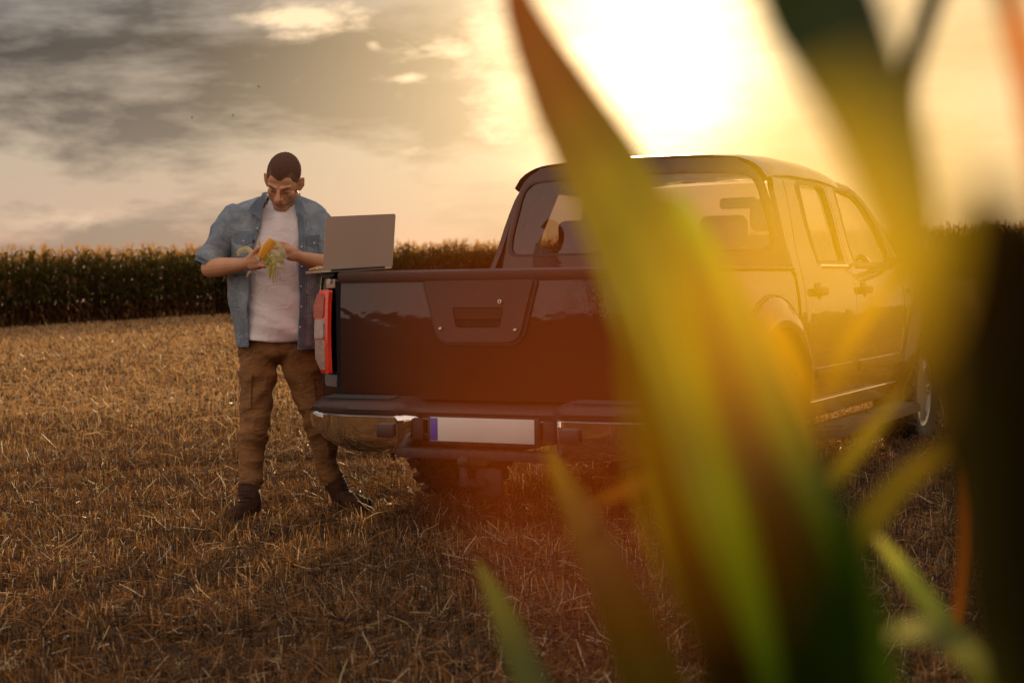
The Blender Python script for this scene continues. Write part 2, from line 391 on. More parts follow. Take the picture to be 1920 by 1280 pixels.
def well(sg, ax):
    rg = [[(sg * x, ax + .515 * math.cos(R(a)), HUB + .515 * math.sin(R(a))) for x in (.905, .58)] + [(sg * .575, ax + .3 * math.cos(R(a)), HUB + .3 * max(.3, math.sin(R(a))))] for a in range(-5, 186, 10)]
    return MB().loft(rg, False)
# bed sides with lamps, rails, flares
for sg in (1, -1):
    outer = [(0.03, .60), (0.03, 1.175), (0.10, 1.185), (1.575, 1.185), (1.60, 1.15), (1.60, .52)] + arc(AX_R, HUB, .50, 8, 172, 18) + [(.60, .56)]
    mb = MB().addbm(panel(outer, [], side_map(sg), 0.03, ZC and [.2, .6, 1.2], [z for z in ZC if z < 1.18], (-sg, 0, 0)))
    T_('bed_side', mb, M['paint'])
    mb = MB().tube([(sg * .862, 0.02, 1.192), (sg * .862, .5, 1.195), (sg * .862, 1.59, 1.195)], .034, 10, flat=(1.25, .42)); T_('bed_rail', mb, M['black'])
    # rear face of the body beside the tailgate
    mb = MB().box((sg * .845, .045, .665), (.09, .05, .16), .012); T_('corner_panel', mb, M['paint'])
    # flare
    prof = [(.655, .0, .004), (.655, .012, .012), (.63, .030, .03), (.58, .052, .05), (.535, .060, .058), (.512, .052, .05), (.505, .02, .01), (.505, -.02, -.02)]
    rings = []
    for i in range(31):
        a = R(-12 + 204 * i / 30)
        ring = []
        for r, o, _ in prof:
            L_ = AX_R + r * math.cos(a) * 0.98; z = HUB + r * math.sin(a)
            ring.append((sg * (S(z) * plan(L_) + o), L_, z))
        rings.append(ring)
    mb = MB().loft(rings, False); T_('fender_flare', mb, M['paint'])
    mb = MB().tube([(sg * (S(HUB + .665 * math.sin(R(a))) + .003), AX_R + .66 * math.cos(R(a)), HUB + .665 * math.sin(R(a))) for a in range(-10, 191, 8)], .007, 6); T_('flare_seal', mb, M['black'])
    T_('wheel_well', well(sg, AX_R), M['under'])

# tail lamps
for sg in (-1, 1):
    def lamp_map(a, b):                   # a: 0 rear inner edge .. 1 side end ; wraps the corner
        z = b
        if a < .5: s = .822 + (a / .5) * .085; L_ = -0.012 + .02 * (a / .5) ** 2
        else: t = (a - .5) / .5; s = .907 + .012 * t; L_ = .008 + .17 * t
        taper = 0.02 * max(0, (z - 1.05) / .07) + .035 * max(0, (.80 - z) / .07)
        return (sg * (s * 1.0 + (S(z) - .92) * .6 - taper * (a > .2)), L_, z)
    def lamp(z0, z1, a0, a1, off, mt, nm, rad=.03, par=truck):
        bm = panel(rounded([(a0, z0), (a1, z0), (a1, z1), (a0, z1)], [rad] * 4, 4), [], lambda a, b: lamp_map(a, b), .03, [.1 * i for i in range(1, 10)], [z0 + (z1 - z0) * i / 6 for i in range(1, 6)], (sg * off * .6, -off, 0))
        return MB().addbm(bm).build(nm, mt, par)
    hs = lamp(.735, 1.122, 0, 1, .55, M['lamp_red'], 'tail_lamp', .02)
    lamp(.992, 1.105, .10, .80, .75, M['lamp_orange'], 'upper_lens', .05, hs)
    cl = lamp(.895, .985, .08, .42, .85, M['lamp_clear'], 'clear_lens', .03, hs)
    lamp(.752, .890, .10, .42, .80, M['lamp_clear'], 'clear_lens', .03, hs)

# tailgate
def tg_map(a, b):
    zz = (b - .62) / .57
    return (a, -0.012 + 0.020 * abs(zz - .72) ** 1.6 * 1.2 + .02 * (a / .78) ** 2 * .4, b)
mb = MB().addbm(panel(rounded([(-.788, .622), (.788, .622), (.770, 1.172), (-.770, 1.172)], [.03, .03, .015, .015], 4), [], tg_map, .05, [x * .1 for x in range(-7, 8)], [.66, .72, .8, .88, .96, 1.02, 1.07, 1.12, 1.15], (0, 1, 0)))
tail = T_('tailgate', mb, M['paint'])
rings = []
for i in range(33):
    s_ = -.772 + 1.544 * i / 32
    c = s_ + .03
    hump = .016 * math.exp(-(c / .055) ** 4)
    rings.append([(s_, -.020, 1.152), (s_, -.028, 1.168), (s_, -.026, 1.196), (s_, -.014, 1.204 + hump * .2), (s_, .045, 1.206), (s_, .05, 1.17)])
mb = MB().loft(rings, True, True); T_('tailgate_cap', mb, M['trim'])
cxp = -.035
trap = rounded([(cxp - .198, .884), (cxp + .198, .884), (cxp + .272, 1.155), (cxp - .272, 1.155)], [.06, .06, .02, .02], 6)
trap_o = rounded([(cxp - .212, .870), (cxp + .212, .870), (cxp + .290, 1.156), (cxp - .290, 1.156)], [.07, .07, .02, .02], 6)
hole = rounded([(cxp - .112, .946), (cxp + .112, .946), (cxp + .127, 1.036), (cxp - .127, 1.036)], [.02, .02, .006, .006], 5)
ho = T_('handle_surround', MB().addbm(panel(trap_o, [], lambda a, b: (a, -.022, b), .02, dirn=(0, 1, 0))), M['black'])
pn = MB().addbm(panel(trap, [hole], lambda a, b: (a, -.034 - .006 * (1.155 - b) / .27, b), .016, dirn=(0, 1, 0))).build('handle_panel', M['trim'], truck)
mb = MB().addbm(panel(rounded([(cxp - .128, .944), (cxp + .128, .944), (cxp + .128, 1.038), (cxp - .128, 1.038)], .005), [], lambda a, b: (a, -.0235 if b > 1 else -.0235, b), .002, dirn=(0, 1, 0)))
mb.build('handle_recess', M['dark'], pn)
mb = MB().addbm(panel(rounded([(cxp - .113, .985), (cxp + .113, .985), (cxp + .124, 1.032), (cxp - .124, 1.032)], [.004, .004, .008, .008]), [], lambda a, b: (a, -.039 + .010 * (1.03 - b) / .05, b), .010, [cxp - .08, cxp, cxp + .08], [1.0, 1.015], (0, 1, 0)))
mb.build('tailgate_handle', M['trim'], pn)
for (a, b) in ((cxp - .187, .944), (cxp + .187, .938)):
    MB().lathe([(0, .0001), (0, .006), (.004, .009), (.008, .010), (.010, .010)], 'y', (a, -.049, b), 16).build('screw', M['screw'], pn)
MB().lathe([(0, .0001), (0, .009), (.003, .011), (.012, .0115)], 'y', (cxp + .115, -.048, 1.062), 20).build('key_lock', M['screw'], pn)
MB().box((cxp + .115, -.0492, 1.062), (.003, .003, .011)).build('key_slot', M['dark'], pn)
# latch brackets at the top corners
for sg in (-1, 1):
    mb = MB().box((sg * .835, .02, 1.150), (.052, .03, .045), .008); mb.lathe([(0, .0001), (0, .011), (.012, .011)], 'y', (sg * .832, -.012, 1.163), 14)
    T_('tailgate_latch', mb, M['alu'])
    T_('tailgate_gap', MB().box((sg * .795, .03, .88), (.03, .04, .56)), M['dark'])

# cargo bed inside
mb = MB().box((0, .80, .70), (1.56, 1.52, .04)); mb.box((0, 1.575, .95), (1.66, .03, .48)); mb.box((0, .055, .93), (1.50, .03, .48))
for sg in (1, -1): mb.box((sg * .80, .80, .94), (.03, 1.50, .50))
T_('cargo_bed', mb, M['under'], smooth=False)
# tonneau edge / front rail behind the cab
T_('bed_front_rail', MB().box((0, 1.60, 1.195), (1.70, .05, .035), .012), M['black'])

# rear bumper : chrome wings + recessed middle, step pads, plate
def bump_profile(s):
    """front line (L of the rear face), z top, z bottom at lateral position s"""
    a = abs(s - .008)
    yrear = -.155 + .10 * max(0, (a - .62) / .30) ** 2.2          # wraps round at the corner
    t = min(1, max(0, (a - .33) / .075)); t = t * t * (3 - 2 * t)
    yrear = (-.075) * (1 - t) + yrear * t
    ztop = .548 + .012 * t
    zb = (.448) * (1 - t) + .385 * t + .10 * max(0, (a - .60) / .33) ** 1.8
    return yrear, ztop, zb
rings = []
ss = [-.93 + 1.875 * i / 90 for i in range(91)]
for s_ in ss:
    y_, zt, zb = bump_profile(s_)
    h = zt - zb
    rings.append([(s_, y_ + .07, zt + .0), (s_, y_ + .014, zt + .003), (s_, y_ + .002, zt - .008), (s_, y_ + .004, zt - h * .22), (s_, y_ + .007, zt - h * .6), (s_, y_ + .016, zt - h * .85), (s_, y_ + .028, zb + .004), (s_, y_ + .07, zb)])
mb = MB().loft(rings, True, True)
bump = T_('rear_bumper', mb, M['chrome'], sharp=50)
# side returns of the bumper
for sg in (-1, 1):
    rr = []
    for i in range(13):
        t = i / 12
        y_ = -.06 + .34 * t; s_ = .008 * (1) + sg * (.925 + .018 * math.sin(t * 1.6)); zb = .49 + .05 * t; zt = .556
        rr.append([(s_ - sg * .05, y_, zt), (s_ - sg * .008, y_, zt), (s_, y_, zt - .012), (s_, y_, (zt + zb) / 2), (s_ - sg * .01, y_, zb), (s_ - sg * .05, y_, zb)])
    MB().loft(rr, True, True).build('bumper_return', M['chrome'], bump)
# step pad on top
rings = []
for s_ in [-.915 + 1.845 * i / 80 for i in range(81)]:
    y_, zt, zb = bump_profile(s_); a = abs(s_ - .008); e = max(0, (a - .80) / .12)
    zt2 = zt + .062 - .018 * e - .012 * (1 - min(1, max(0, (a - .33) / .075)))
    rings.append([(s_, y_ + .012, zt + .003), (s_, y_ + .004, zt + .022), (s_, y_ + .010, zt2 - .018), (s_, y_ + .030, zt2 - .002), (s_, y_ + .075, zt2 + .004), (s_, .03, zt2 + .016), (s_, .04, zt)])
pad = MB().loft(rings, True, True).build('step_pad', M['trim'], truck)
for sg in (-1, 1):
    for k in range(4):
        c = [(.008 + sg * x, -.115 + .026 * k + (.05 * max(0, (x - .66) / .3) ** 2), .629 + .0022 * k) for x in (.45, .55, .65, .75, .82)]
        MB().tube(c, .004, 6, flat=(1, 1)).build('tread_rib', M['black'], pad)
# plate holder and plate
ph = T_('plate_holder', MB().box((.012, -.088, .495), (.555, .022, .128), .008), M['black'])
pl = T_('license_plate', MB().box((.012, -.1035, .500), (.515, .006, .106), .0028), M['plate'])
MB().box((-.2255, -.1068, .500), (.036, .0022, .100), .001).build('plate_band', M['plate_blue'], pl)
for k, s_ in enumerate((-.16, -.07, .02, .11, .19)):
    MB().box((s_, -.100, .4385), (.045, .008, .012), .002).build('holder_clip', M['under'], ph)
for s_ in (-.315, .335):
    MB().box((s_, -.092, .497), (.06, .02, .10), .012).build('lamp_box', M['steel'], bump)
MB().box((-.322, -.1005, .525), (.0, .0, .0))
MB().box((-.440, -.166, .492), (.090, .026, .062), .010).build('sensor_cap', M['trim'], bump)
MB().box((.463, -.166, .492), (.090, .026, .062), .010).build('sensor_cap', M['trim'], bump)
# lower step bar under the plate
mb = MB().box((.01, -.10, .405), (.80, .12, .018), .006); mb.box((.01, -.158, .392), (.80, .012, .034), .004)
lb = T_('tow_step', mb, M['steel'])
for s_ in (-.22, -.08, .10, .24): MB().box((s_, -.105, .4155), (.05, .03, .004)).build('slot', M['dark'], lb)
# hitch
hb = T_('tow_hitch', MB().box((.045, -.10, .275), (.135, .03, .135), .02), M['steel'])
mb = MB().tube([(-.02, -.06, .27), (-.02, -.14, .262), (-.035, -.17, .275), (-.042, -.175, .31), (-.042, -.175, .35)], [.026, .026, .023, .018, .015], 12)
mb.build('hitch_neck', M['steel'], hb); MB().ell((-.042, -.175, .368), (.027, .027, .027)).build('tow_ball', M['steel'], hb)
MB().box((-.10, -.06, .285), (.05, .04, .10), .018).build('socket_bracket', M['under'], hb)
MB().lathe([(0, .0001), (0, .022), (.01, .025), (.02, .025)], 'y', (.02, -.135, .275), 18).build('hitch_bolt', M['under'], hb)
# axle, frame, exhaust
mb = MB().tube([(-.72, AX_R, .37), (.72, AX_R, .37)], .045, 12); mb.ell((.12, AX_R, .36), (.14, .13, .15)); mb.box((.42, 2.4, .50), (.09, 4.6, .14)); mb.box((-.42, 2.4, .50), (.09, 4.6, .14))
mb.box((0, 2.6, .58), (1.5, 4.6, .05)); mb.box((0, .06, .50), (1.1, .12, .12)); mb.tube([(.55, .10, .33), (.55, .7, .36), (.5, 2.6, .40)], .03, 10)
mb.box((0, 2.7, .44), (.5, 1.2, .16)); mb.box((-.28, .55, .45), (.5, .6, .2), .05)
T_('chassis', mb, M['under'])
for sg in (-1, 1): T_('leaf_spring', MB().tube([(sg * .5, .30, .50), (sg * .5, .8, .40), (sg * .5, 1.2, .37), (sg * .5, 1.9, .46)], .03, 6, flat=(1.2, .6)), M['under'])

# wheels
def wheel(x, y, sg):
    g = empty('wheel', (x, y, HUB - .01)); g.parent = truck
    mb = MB(); r = .395; hw = .128
    prof = [(-hw * .80, .235), (-hw * .98, .27), (-hw * 1.03, .32), (-hw * .95, .362), (-hw * .82, r - .018), (-hw * .4, r - .013), (0, r - .012), (hw * .4, r - .013), (hw * .82, r - .018), (hw * .95, .362), (hw * 1.03, .32), (hw * .98, .27), (hw * .80, .235)]
    rings = []
    for a, q in prof: rings.append([(a, q * math.cos(2 * math.pi * k / 48), q * math.sin(2 * math.pi * k / 48)) for k in range(48)])
    mb.loft(rings, True, False)
    nb = 22
    for k in range(nb):                      # chunky tread
        for (xx, w_, off, sk) in ((-hw * .78, .062, 0, .35), (-hw * .22, .052, .5, -.5), (hw * .22, .052, 0, .5), (hw * .78, .062, .5, -.35)):
            a = 2 * math.pi * (k + off) / nb
            bm = bmesh.new(); bmesh.ops.create_cube(bm, size=1.0)
            for v in bm.verts: v.co = Vector((v.co.x * w_, v.co.y * .062 * (0.85 if v.co.z > 0 else 1), v.co.z * .026))
            bmesh.ops.transform(bm, matrix=Matrix.Rotation(a, 4, 'X') @ Matrix.Translation((xx, 0, r - .012)) @ Matrix.Rotation(sk, 4, 'Z'), verts=bm.verts)
            mb.addbm(bm)
        a = 2 * math.pi * (k + .25) / nb
        for e in (-1, 1):
            bm = bmesh.new(); bmesh.ops.create_cube(bm, size=1.0)
            for v in bm.verts: v.co = Vector((v.co.x * .016, v.co.y * .05, v.co.z * .045))
            bmesh.ops.transform(bm, matrix=Matrix.Rotation(a, 4, 'X') @ Matrix.Translation((e * hw * .99, 0, .355)) @ Matrix.Rotation(e * .2, 4, 'Y'), verts=bm.verts)
            mb.addbm(bm)
    t = mb.build('tyre', M['rubber'], g)
    mb = MB().lathe([(sg * .09, .236), (sg * .105, .232), (sg * .10, .215), (sg * .02, .20), (-sg * .10, .21), (-sg * .10, .236)], 'x', (0, 0, 0), 40)
    mb.lathe([(sg * .05, .0001), (sg * .085, .03), (sg * .08, .05), (sg * .05, .06), (sg * .02, .06)], 'x', (0, 0, 0), 20)
    for k in range(6):
        a = 2 * math.pi * k / 6
        for d in (-.13, .13):
            mb.tube([(sg * .066, .045 * math.cos(a), .045 * math.sin(a)), (sg * .075, .13 * math.cos(a + d * .6), .13 * math.sin(a + d * .6)), (sg * .085, .222 * math.cos(a + d), .222 * math.sin(a + d))], [.02, .015, .016], 8)
    mb.build('rim', M['alloy'], g)
    MB().lathe([(-sg * .02, .0001), (-sg * .02, .15), (0, .15), (0, .0001)], 'x', (0, 0, 0), 24).build('brake_drum', M['under'], g)
    return g
for sg in (1, -1):
    wheel(sg * .80, AX_R, sg); wheel(sg * .80, AX_F, sg)

# cab shell: rear wall, side frame, roof, pillars, screens
def ztop(L_):                                   # roof centre height
    return float(np.interp(L_, [1.60, 1.66, 1.80, 2.1, 2.6, 3.0, 3.25, 3.5, 3.75, 4.0, 4.16], [1.765, 1.795, 1.815, 1.83, 1.83, 1.81, 1.765, 1.63, 1.47, 1.28, 1.17]))
RB = 1.655                                      # rear wall
def rear_map(a, b):
    return (a, RB + .05 * max(0, (b - 1.2) / .6) + .10 * max(0, abs(a) / .80 - .72) ** 1.5 * 2, b)
def cab_half(z, o=0): return S(z) - .035 + o
zs_ = [.60, .9, 1.19, 1.25, 1.32, 1.42, 1.53, 1.60, 1.66, 1.70, 1.73, 1.75]
out_ = [(cab_half(z), z) for z in zs_] + [(.55, 1.782), (.3, 1.796), (.1, 1.80)]
outer = [(a, b) for a, b in out_] + [(-a, b) for a, b in reversed(out_)]
rwin = rounded([(-.760, 1.293), (.760, 1.293), (.748, 1.40), (.665, 1.690), (.30, 1.712), (-.30, 1.712), (-.665, 1.690), (-.748, 1.40)], [.075, .075, .02, .09, .02, .02, .09, .02], 5)
mb = MB().addbm(panel(outer, [rwin], rear_map, .03, [x * .1 for x in range(-8, 9)], [1.2, 1.25, 1.3, 1.4, 1.5, 1.6, 1.68], (0, 1, 0)))
T_('cab_rear_wall', mb, M['paint'])
def shrink(poly, d):
    c = Vector((sum(p[0] for p in poly) / len(poly), sum(p[1] for p in poly) / len(poly)))
    return [((p[0] - c.x) * (1 - d) + c.x, (p[1] - c.y) * (1 - d * 2) + c.y) for p in poly]
wf = T_('rear_window_frame', MB().addbm(panel(shrink(rwin, -.012), [shrink(rwin, .014)], lambda a, b: (a, rear_map(a, b)[1] - .006, b), .012, [x * .1 for x in range(-8, 9)], [1.3, 1.4, 1.5, 1.6], (0, 1, 0))), M['black'])
T_('rear_window', MB().addbm(panel(shrink(rwin, .012), [], lambda a, b: (a, rear_map(a, b)[1] + .004, b), 0, [x * .1 for x in range(-8, 9)], [1.35, 1.45, 1.55, 1.63])), M['rearglass'])

# roof: grid
rings = []
Ls = [1.70, 1.74, 1.80, 1.92, 2.1, 2.3, 2.6, 2.9, 3.05, 3.16, 3.22]
hw_edge = .728
for L_ in Ls:
    zt = ztop(L_) ; ring = []
    for k in range(41):
        u = -1 + 2 * k / 40
        au = abs(u)
        s_ = hw_edge * plan(L_) * math.copysign(au ** .9, u) if au else 0
        drop = 1.80 - float(np.interp(abs(s_), [0, .2, .4, .55, .61, .655, .69, .712, .728], [1.80, 1.799, 1.794, 1.782, 1.766, 1.745, 1.72, 1.695, 1.665]))
        ring.append((s_, L_, zt - drop))
    rings.append(ring)
low = [[(p[0] * .975, p[1] + .01, p[2] - .020) for p in r] for r in rings]
mb = MB().loft([[*r, *reversed(l)] for r, l in zip(rings, low)], True, True); T_('roof', mb, M['paint'], sharp=60)

# side frame (dark, behind doors) + visible quarter/pillars in paint
win_r = rounded([(2.105, 1.215), (2.655, 1.215), (2.690, 1.40), (2.705, 1.655), (2.66, 1.672), (2.20, 1.672), (2.13, 1.64), (2.10, 1.45)], [.02, .03, .01, .03, .02, .02, .03, .01], 4)
win_f = rounded([(2.845, 1.215), (3.70, 1.215), (3.735, 1.30), (3.66, 1.43), (3.50, 1.575), (3.34, 1.650), (3.16, 1.672), (2.90, 1.672), (2.86, 1.45)], [.03, .03, .02, .02, .03, .05, .05, .03, .01], 4)
def gx(z):            # rear door rear edge
    return float(np.interp(z, [.5, .95, 1.1, 1.2, 1.35, 1.5, 1.62, 1.70], [1.80, 1.75, 1.75, 1.77, 1.84, 1.90, 1.95, 1.97]))
dzs = [.50, .7, .9, 1.0, 1.1, 1.2, 1.3, 1.4, 1.5, 1.6, 1.68]
for sg in (1, -1):
    # quarter between bed gap and door, going up into the C pillar and roof rail
    q = [(1.655, .50), (1.655, 1.19), (1.675, 1.30), (1.70, 1.45), (1.74, 1.60), (1.80, 1.70), (2.4, 1.715), (3.0, 1.715), (3.30, 1.69), (3.50, 1.60), (3.70, 1.46), (3.86, 1.32), (4.0, 1.20), (3.88, 1.19), (3.80, 1.31), (3.66, 1.46), (3.50, 1.60), (3.34, 1.675), (3.12, 1.692), (2.0, 1.692)]
    q = [(1.655, .50), (1.655, 1.19), (1.675, 1.30), (1.70, 1.45), (1.74, 1.60), (1.80, 1.70), (2.4, 1.718), (3.0, 1.718), (3.30, 1.695), (3.52, 1.615), (3.74, 1.475), (3.90, 1.34), (4.03, 1.20), (3.90, 1.20), (3.80, 1.325), (3.66, 1.455), (3.48, 1.59), (3.32, 1.668), (3.12, 1.690), (2.02, 1.690)] + [(gx(z) - .008, z) for z in reversed(dzs)]
    T_('cab_side', MB().addbm(panel(q, [], side_map(sg, -.001), .03, [1.7, 2, 2.5, 3, 3.4], ZC, (-sg, 0, 0))), M['paint'])
    T_('door_frame', MB().addbm(panel([(1.70, .46), (3.86, .46), (3.86, 1.21), (3.72, 1.38), (3.45, 1.60), (3.2, 1.675), (1.98, 1.685), (1.78, 1.25)], [shrink(win_r, .01), shrink(win_f, .01)], side_map(sg, -.030), .02, [2, 2.5, 3, 3.5], ZC, (-sg, 0, 0))), M['dark'])
    # doors
    rd = [(gx(z), z) for z in dzs] + [(2.735, 1.682), (2.735, 1.5), (2.72, 1.2), (2.70, .9), (2.69, .50)]
    d = T_('rear_door', MB().addbm(panel(rd, [win_r], side_map(sg), .028, [1.9, 2.1, 2.3, 2.5], ZC, (-sg, 0, 0))), M['paint'])
    fd = [(2.70, .50), (2.71, .9), (2.73, 1.2), (2.745, 1.5), (2.75, 1.682), (3.12, 1.682), (3.32, 1.66), (3.48, 1.582), (3.65, 1.448), (3.79, 1.31), (3.83, 1.20), (3.84, 1.0), (3.82, .50)]
    e = T_('front_door', MB().addbm(panel(fd, [win_f], side_map(sg), .028, [2.9, 3.1, 3.3, 3.5, 3.7], ZC, (-sg, 0, 0))), M['paint'])
    for dd, wp, nm in ((d, win_r, 0), (e, win_f, 1)):
        MB().addbm(panel(shrink(wp, -.002), [shrink(wp, .045)], side_map(sg, .002), .012, [2.3, 2.5, 3, 3.3], ZC, (-sg, 0, 0))).build('window_trim', M['black'], dd)
        MB().addbm(panel(shrink(wp, .01), [], side_map(sg, -.016), 0, [2.3, 2.5, 3, 3.3], ZC)).build('window_glass', M['glass'], dd)
        x0, x1 = (2.12, 2.66) if nm == 0 else (2.86, 3.70)
        MB().tube([(sg * (S(1.205) + .004), x0, 1.207), (sg * (S(1.205) * plan(x1) + .004), x1, 1.207)], .012, 8, flat=(.5, 1)).build('belt_moulding', M['chrome'] if nm == 0 else M['black'], dd)
        hx = 1.955 if nm == 0 else 2.87
        MB().box((sg * (S(1.07) + .022), hx + .02, 1.075), (.026, .185, .045), .012).build('door_handle', M['trim'], dd)
        MB().ell((sg * (S(1.07) + .001), hx + .03, 1.070), (.006, .055, .055)).build('handle_cup', M['black'], dd)
        MB().addbm(panel(rounded([(hx - .12 + (.06 if nm == 0 else 0) , .618), ((2.67 if nm == 0 else 3.78), .618), ((2.67 if nm == 0 else 3.78), .672), (hx - .12 + (.06 if nm == 0 else 0), .672)], .015), [], side_map(sg, .016), .02, [], [.645], (-sg, 0, 0))).build('door_moulding', M['paint'], dd)
    MB().tube([(sg * (S(1.66) - .012), 2.225, 1.66), (sg * (S(1.45) - .012), 2.16, 1.45), (sg * (S(1.22) - .012), 2.125, 1.225)], .013, 8).build('window_divider', M['black'], d)
    # sill, step
    T_('sill', MB().addbm(panel([(1.66, .40), (3.9, .40), (3.9, .492), (1.66, .492)], [], side_map(sg, .0), .04, [2, 2.5, 3, 3.5], [.45, .48], (-sg, 0, 0))), M['paint'])
    T_('sill_strip', MB().tube([(sg * (S(.5) + .004), 1.68, .492), (sg * (S(.5) + .004), 3.85, .492)], .005, 6), M['chrome'])
    st = T_('side_step', MB().addbm(panel(rounded([(sg * .82, 1.80), (sg * 1.035, 1.90), (sg * 1.035, 3.82), (sg * .82, 3.98)], [.02, .08, .08, .02]), [], lambda a, b: (a, b, .355), .045, dirn=(0, 0, -1))), M['black'])
    for (u0, u1) in ((1.98, 2.72), (2.98, 3.76)):
        sp = MB().addbm(panel(rounded([(sg * .885, u0), (sg * 1.018, u0 + .05), (sg * 1.018, u1 - .05), (sg * .885, u1)], .03), [], lambda a, b: (a, b, .362), .006, dirn=(0, 0, -1))).build('step_tread', M['trim'], st)
        rb = MB()
        for k in range(6): rb.tube([(sg * (.90 + .02 * k), u0 + .07, .364), (sg * (.90 + .02 * k), u1 - .07, .364)], .004, 5)
        rb.build('tread_ribs', M['black'], st)
    # front fender, flare, mirror
    fo = [(3.86, .50), (3.86, 1.19), (4.05, 1.185), (4.6, 1.13), (5.0, 1.04), (5.02, .86), (4.98, .60), (4.93, .55)] + arc(AX_F, HUB, .49, 12, 168, 16)
    T_('front_fender', MB().addbm(panel(fo, [], side_map(sg, 0), .03, [4, 4.2, 4.4, 4.6, 4.8], [z for z in ZC if z < 1.16], (-sg, 0, 0))), M['paint'])
    rings = []
    for i in range(31):
        a = R(-12 + 204 * i / 30)
        rings.append([(sg * (S(HUB + r * math.sin(a)) * plan(AX_F + r * math.cos(a)) + o), AX_F + r * math.cos(a), HUB + r * math.sin(a)) for r, o, _ in prof])
    T_('fender_flare', MB().loft(rings, False), M['paint'])
    T_('wheel_well', well(sg, AX_F), M['under'])
    T_('side_marker', MB().ell((sg * (S(1.02) * plan(3.97) + .004), 3.97, 1.06), (.008, .022, .016)), M['lamp_orange'])
    mr = T_('wing_mirror', MB().box((sg * 1.03, 3.72, 1.30), (.20, .10, .19), .045, seg=4), M['black'])
    MB().box((sg * 1.03, 3.665, 1.30), (.165, .008, .15), .02).build('mirror_glass', M['chrome'], mr)
    MB().tube([(sg * .86, 3.74, 1.235), (sg * .95, 3.73, 1.25)], .025, 8).build('mirror_arm', M['black'], mr)
# windscreen, bonnet, nose
rings = []
for k in range(13):
    u = -1 + 2 * k / 12
    rings.append([(u * .66, 3.24 + .05 * u * u * -1, 1.735 - .02 * u * u), (u * .70, 3.52 - .06 * u * u, 1.60 - .01 * u * u), (u * .75, 3.80 - .08 * u * u, 1.40), (u * .80, 4.06 - .10 * u * u, 1.195)])
T_('windscreen', MB().loft(rings, False), M['glass'])
rings = []
for k in range(21):
    u = -1 + 2 * k / 20; e = abs(u) ** 3
    rings.append([(u * .80, 4.02 - .04 * u * u, 1.195 - .02 * e), (u * .82, 4.3, 1.19 - .05 * e), (u * .80, 4.65, 1.15 - .07 * e), (u * .78, 4.92 - .04 * u * u, 1.07 - .08 * e), (u * .77, 5.02 - .06 * u * u, .95)])
T_('bonnet', MB().loft(rings, False), M['paint'])
T_('front_grille', MB().box((0, 4.98, .84), (1.30, .05, .26), .02), M['black'])
T_('front_bumper', MB().box((0, 5.03, .58), (1.72, .20, .30), .06, seg=4), M['chrome'])
for sg in (1, -1): T_('headlight', MB().box((sg * .68, 4.94, .90), (.30, .14, .22), .05, seg=3), M['lamp_clear'])
# interior
fl = MB().box((0, 2.8, .66), (1.6, 2.2, .04)); fl.box((0, 4.0, .9), (1.5, .30, .5), .05); T_('cab_floor', fl, M['under'])
T_('dashboard', MB().box((0, 3.82, 1.12), (1.46, .36, .20), .06, seg=3), M['black'])
bs = T_('rear_bench', MB().box((0, 1.95, 1.05), (1.34, .16, .56), .05, rot=(-.15, 0, 0)), M['seat'])
for s_ in (-.42, .42, 0): MB().box((s_, 1.90, 1.40 if s_ else 1.36), (.26 if s_ else .2, .10, .17 if s_ else .10), .04, seg=3).build('headrest', M['seat'], bs)
for s_ in (-.40, .38):
    fs = T_('front_seat', MB().box((s_, 2.95, 1.10), (.50, .14, .62), .06, rot=(-.2, 0, 0), seg=3).box((s_, 3.2, .82), (.5, .5, .14), .05), M['seat'])
    MB().box((s_, 2.87, 1.52), (.28, .10, .19), .045, seg=3).build('headrest', M['seat'], fs)
sw = MB()
for k in range(24):
    pass
ringp = [(-.40 + .19 * math.cos(2 * math.pi * k / 24), 3.55 + .19 * math.sin(2 * math.pi * k / 24) * .45, 1.22 + .19 * math.sin(2 * math.pi * k / 24) * .9) for k in range(25)]
T_('steering_wheel', MB().tube(ringp, .016, 8, False), M['black'])
T_('rear_view_mirror', MB().box((0, 3.35, 1.62), (.24, .03, .07), .02), M['black'])

# ------------------------------------------------------------------ ground
def np_mesh(name, V, F, mats, parent=None, cols=None, smooth=False, **k):
    """V (n,3), F (m,4 or 3) numpy -> one mesh object"""
    me = bpy.data.meshes.new(name); V = np.asarray(V, np.float32); F = np.asarray(F, np.int32)
    nf, q = F.shape
    me.vertices.add(len(V)); me.vertices.foreach_set('co', V.ravel())
    me.loops.add(nf * q); me.loops.foreach_set('vertex_index', F.ravel())
    me.polygons.add(nf); me.polygons.foreach_set('loop_start', np.arange(0, nf * q, q, dtype=np.int32)); me.polygons.foreach_set('loop_total', np.full(nf, q, np.int32))
    if smooth: me.polygons.foreach_set('use_smooth', np.ones(nf, bool))
    me.update(calc_edges=True)
    if cols is not None:
        at = me.color_attributes.new('col', 'FLOAT_COLOR', 'POINT'); c = np.ones((len(V), 4), np.float32); c[:, :3] = cols; at.data.foreach_set('color', c.ravel())
    for m in (mats if isinstance(mats, (list, tuple)) else [mats]): me.materials.append(m)
    return link(name, me, parent, **k)

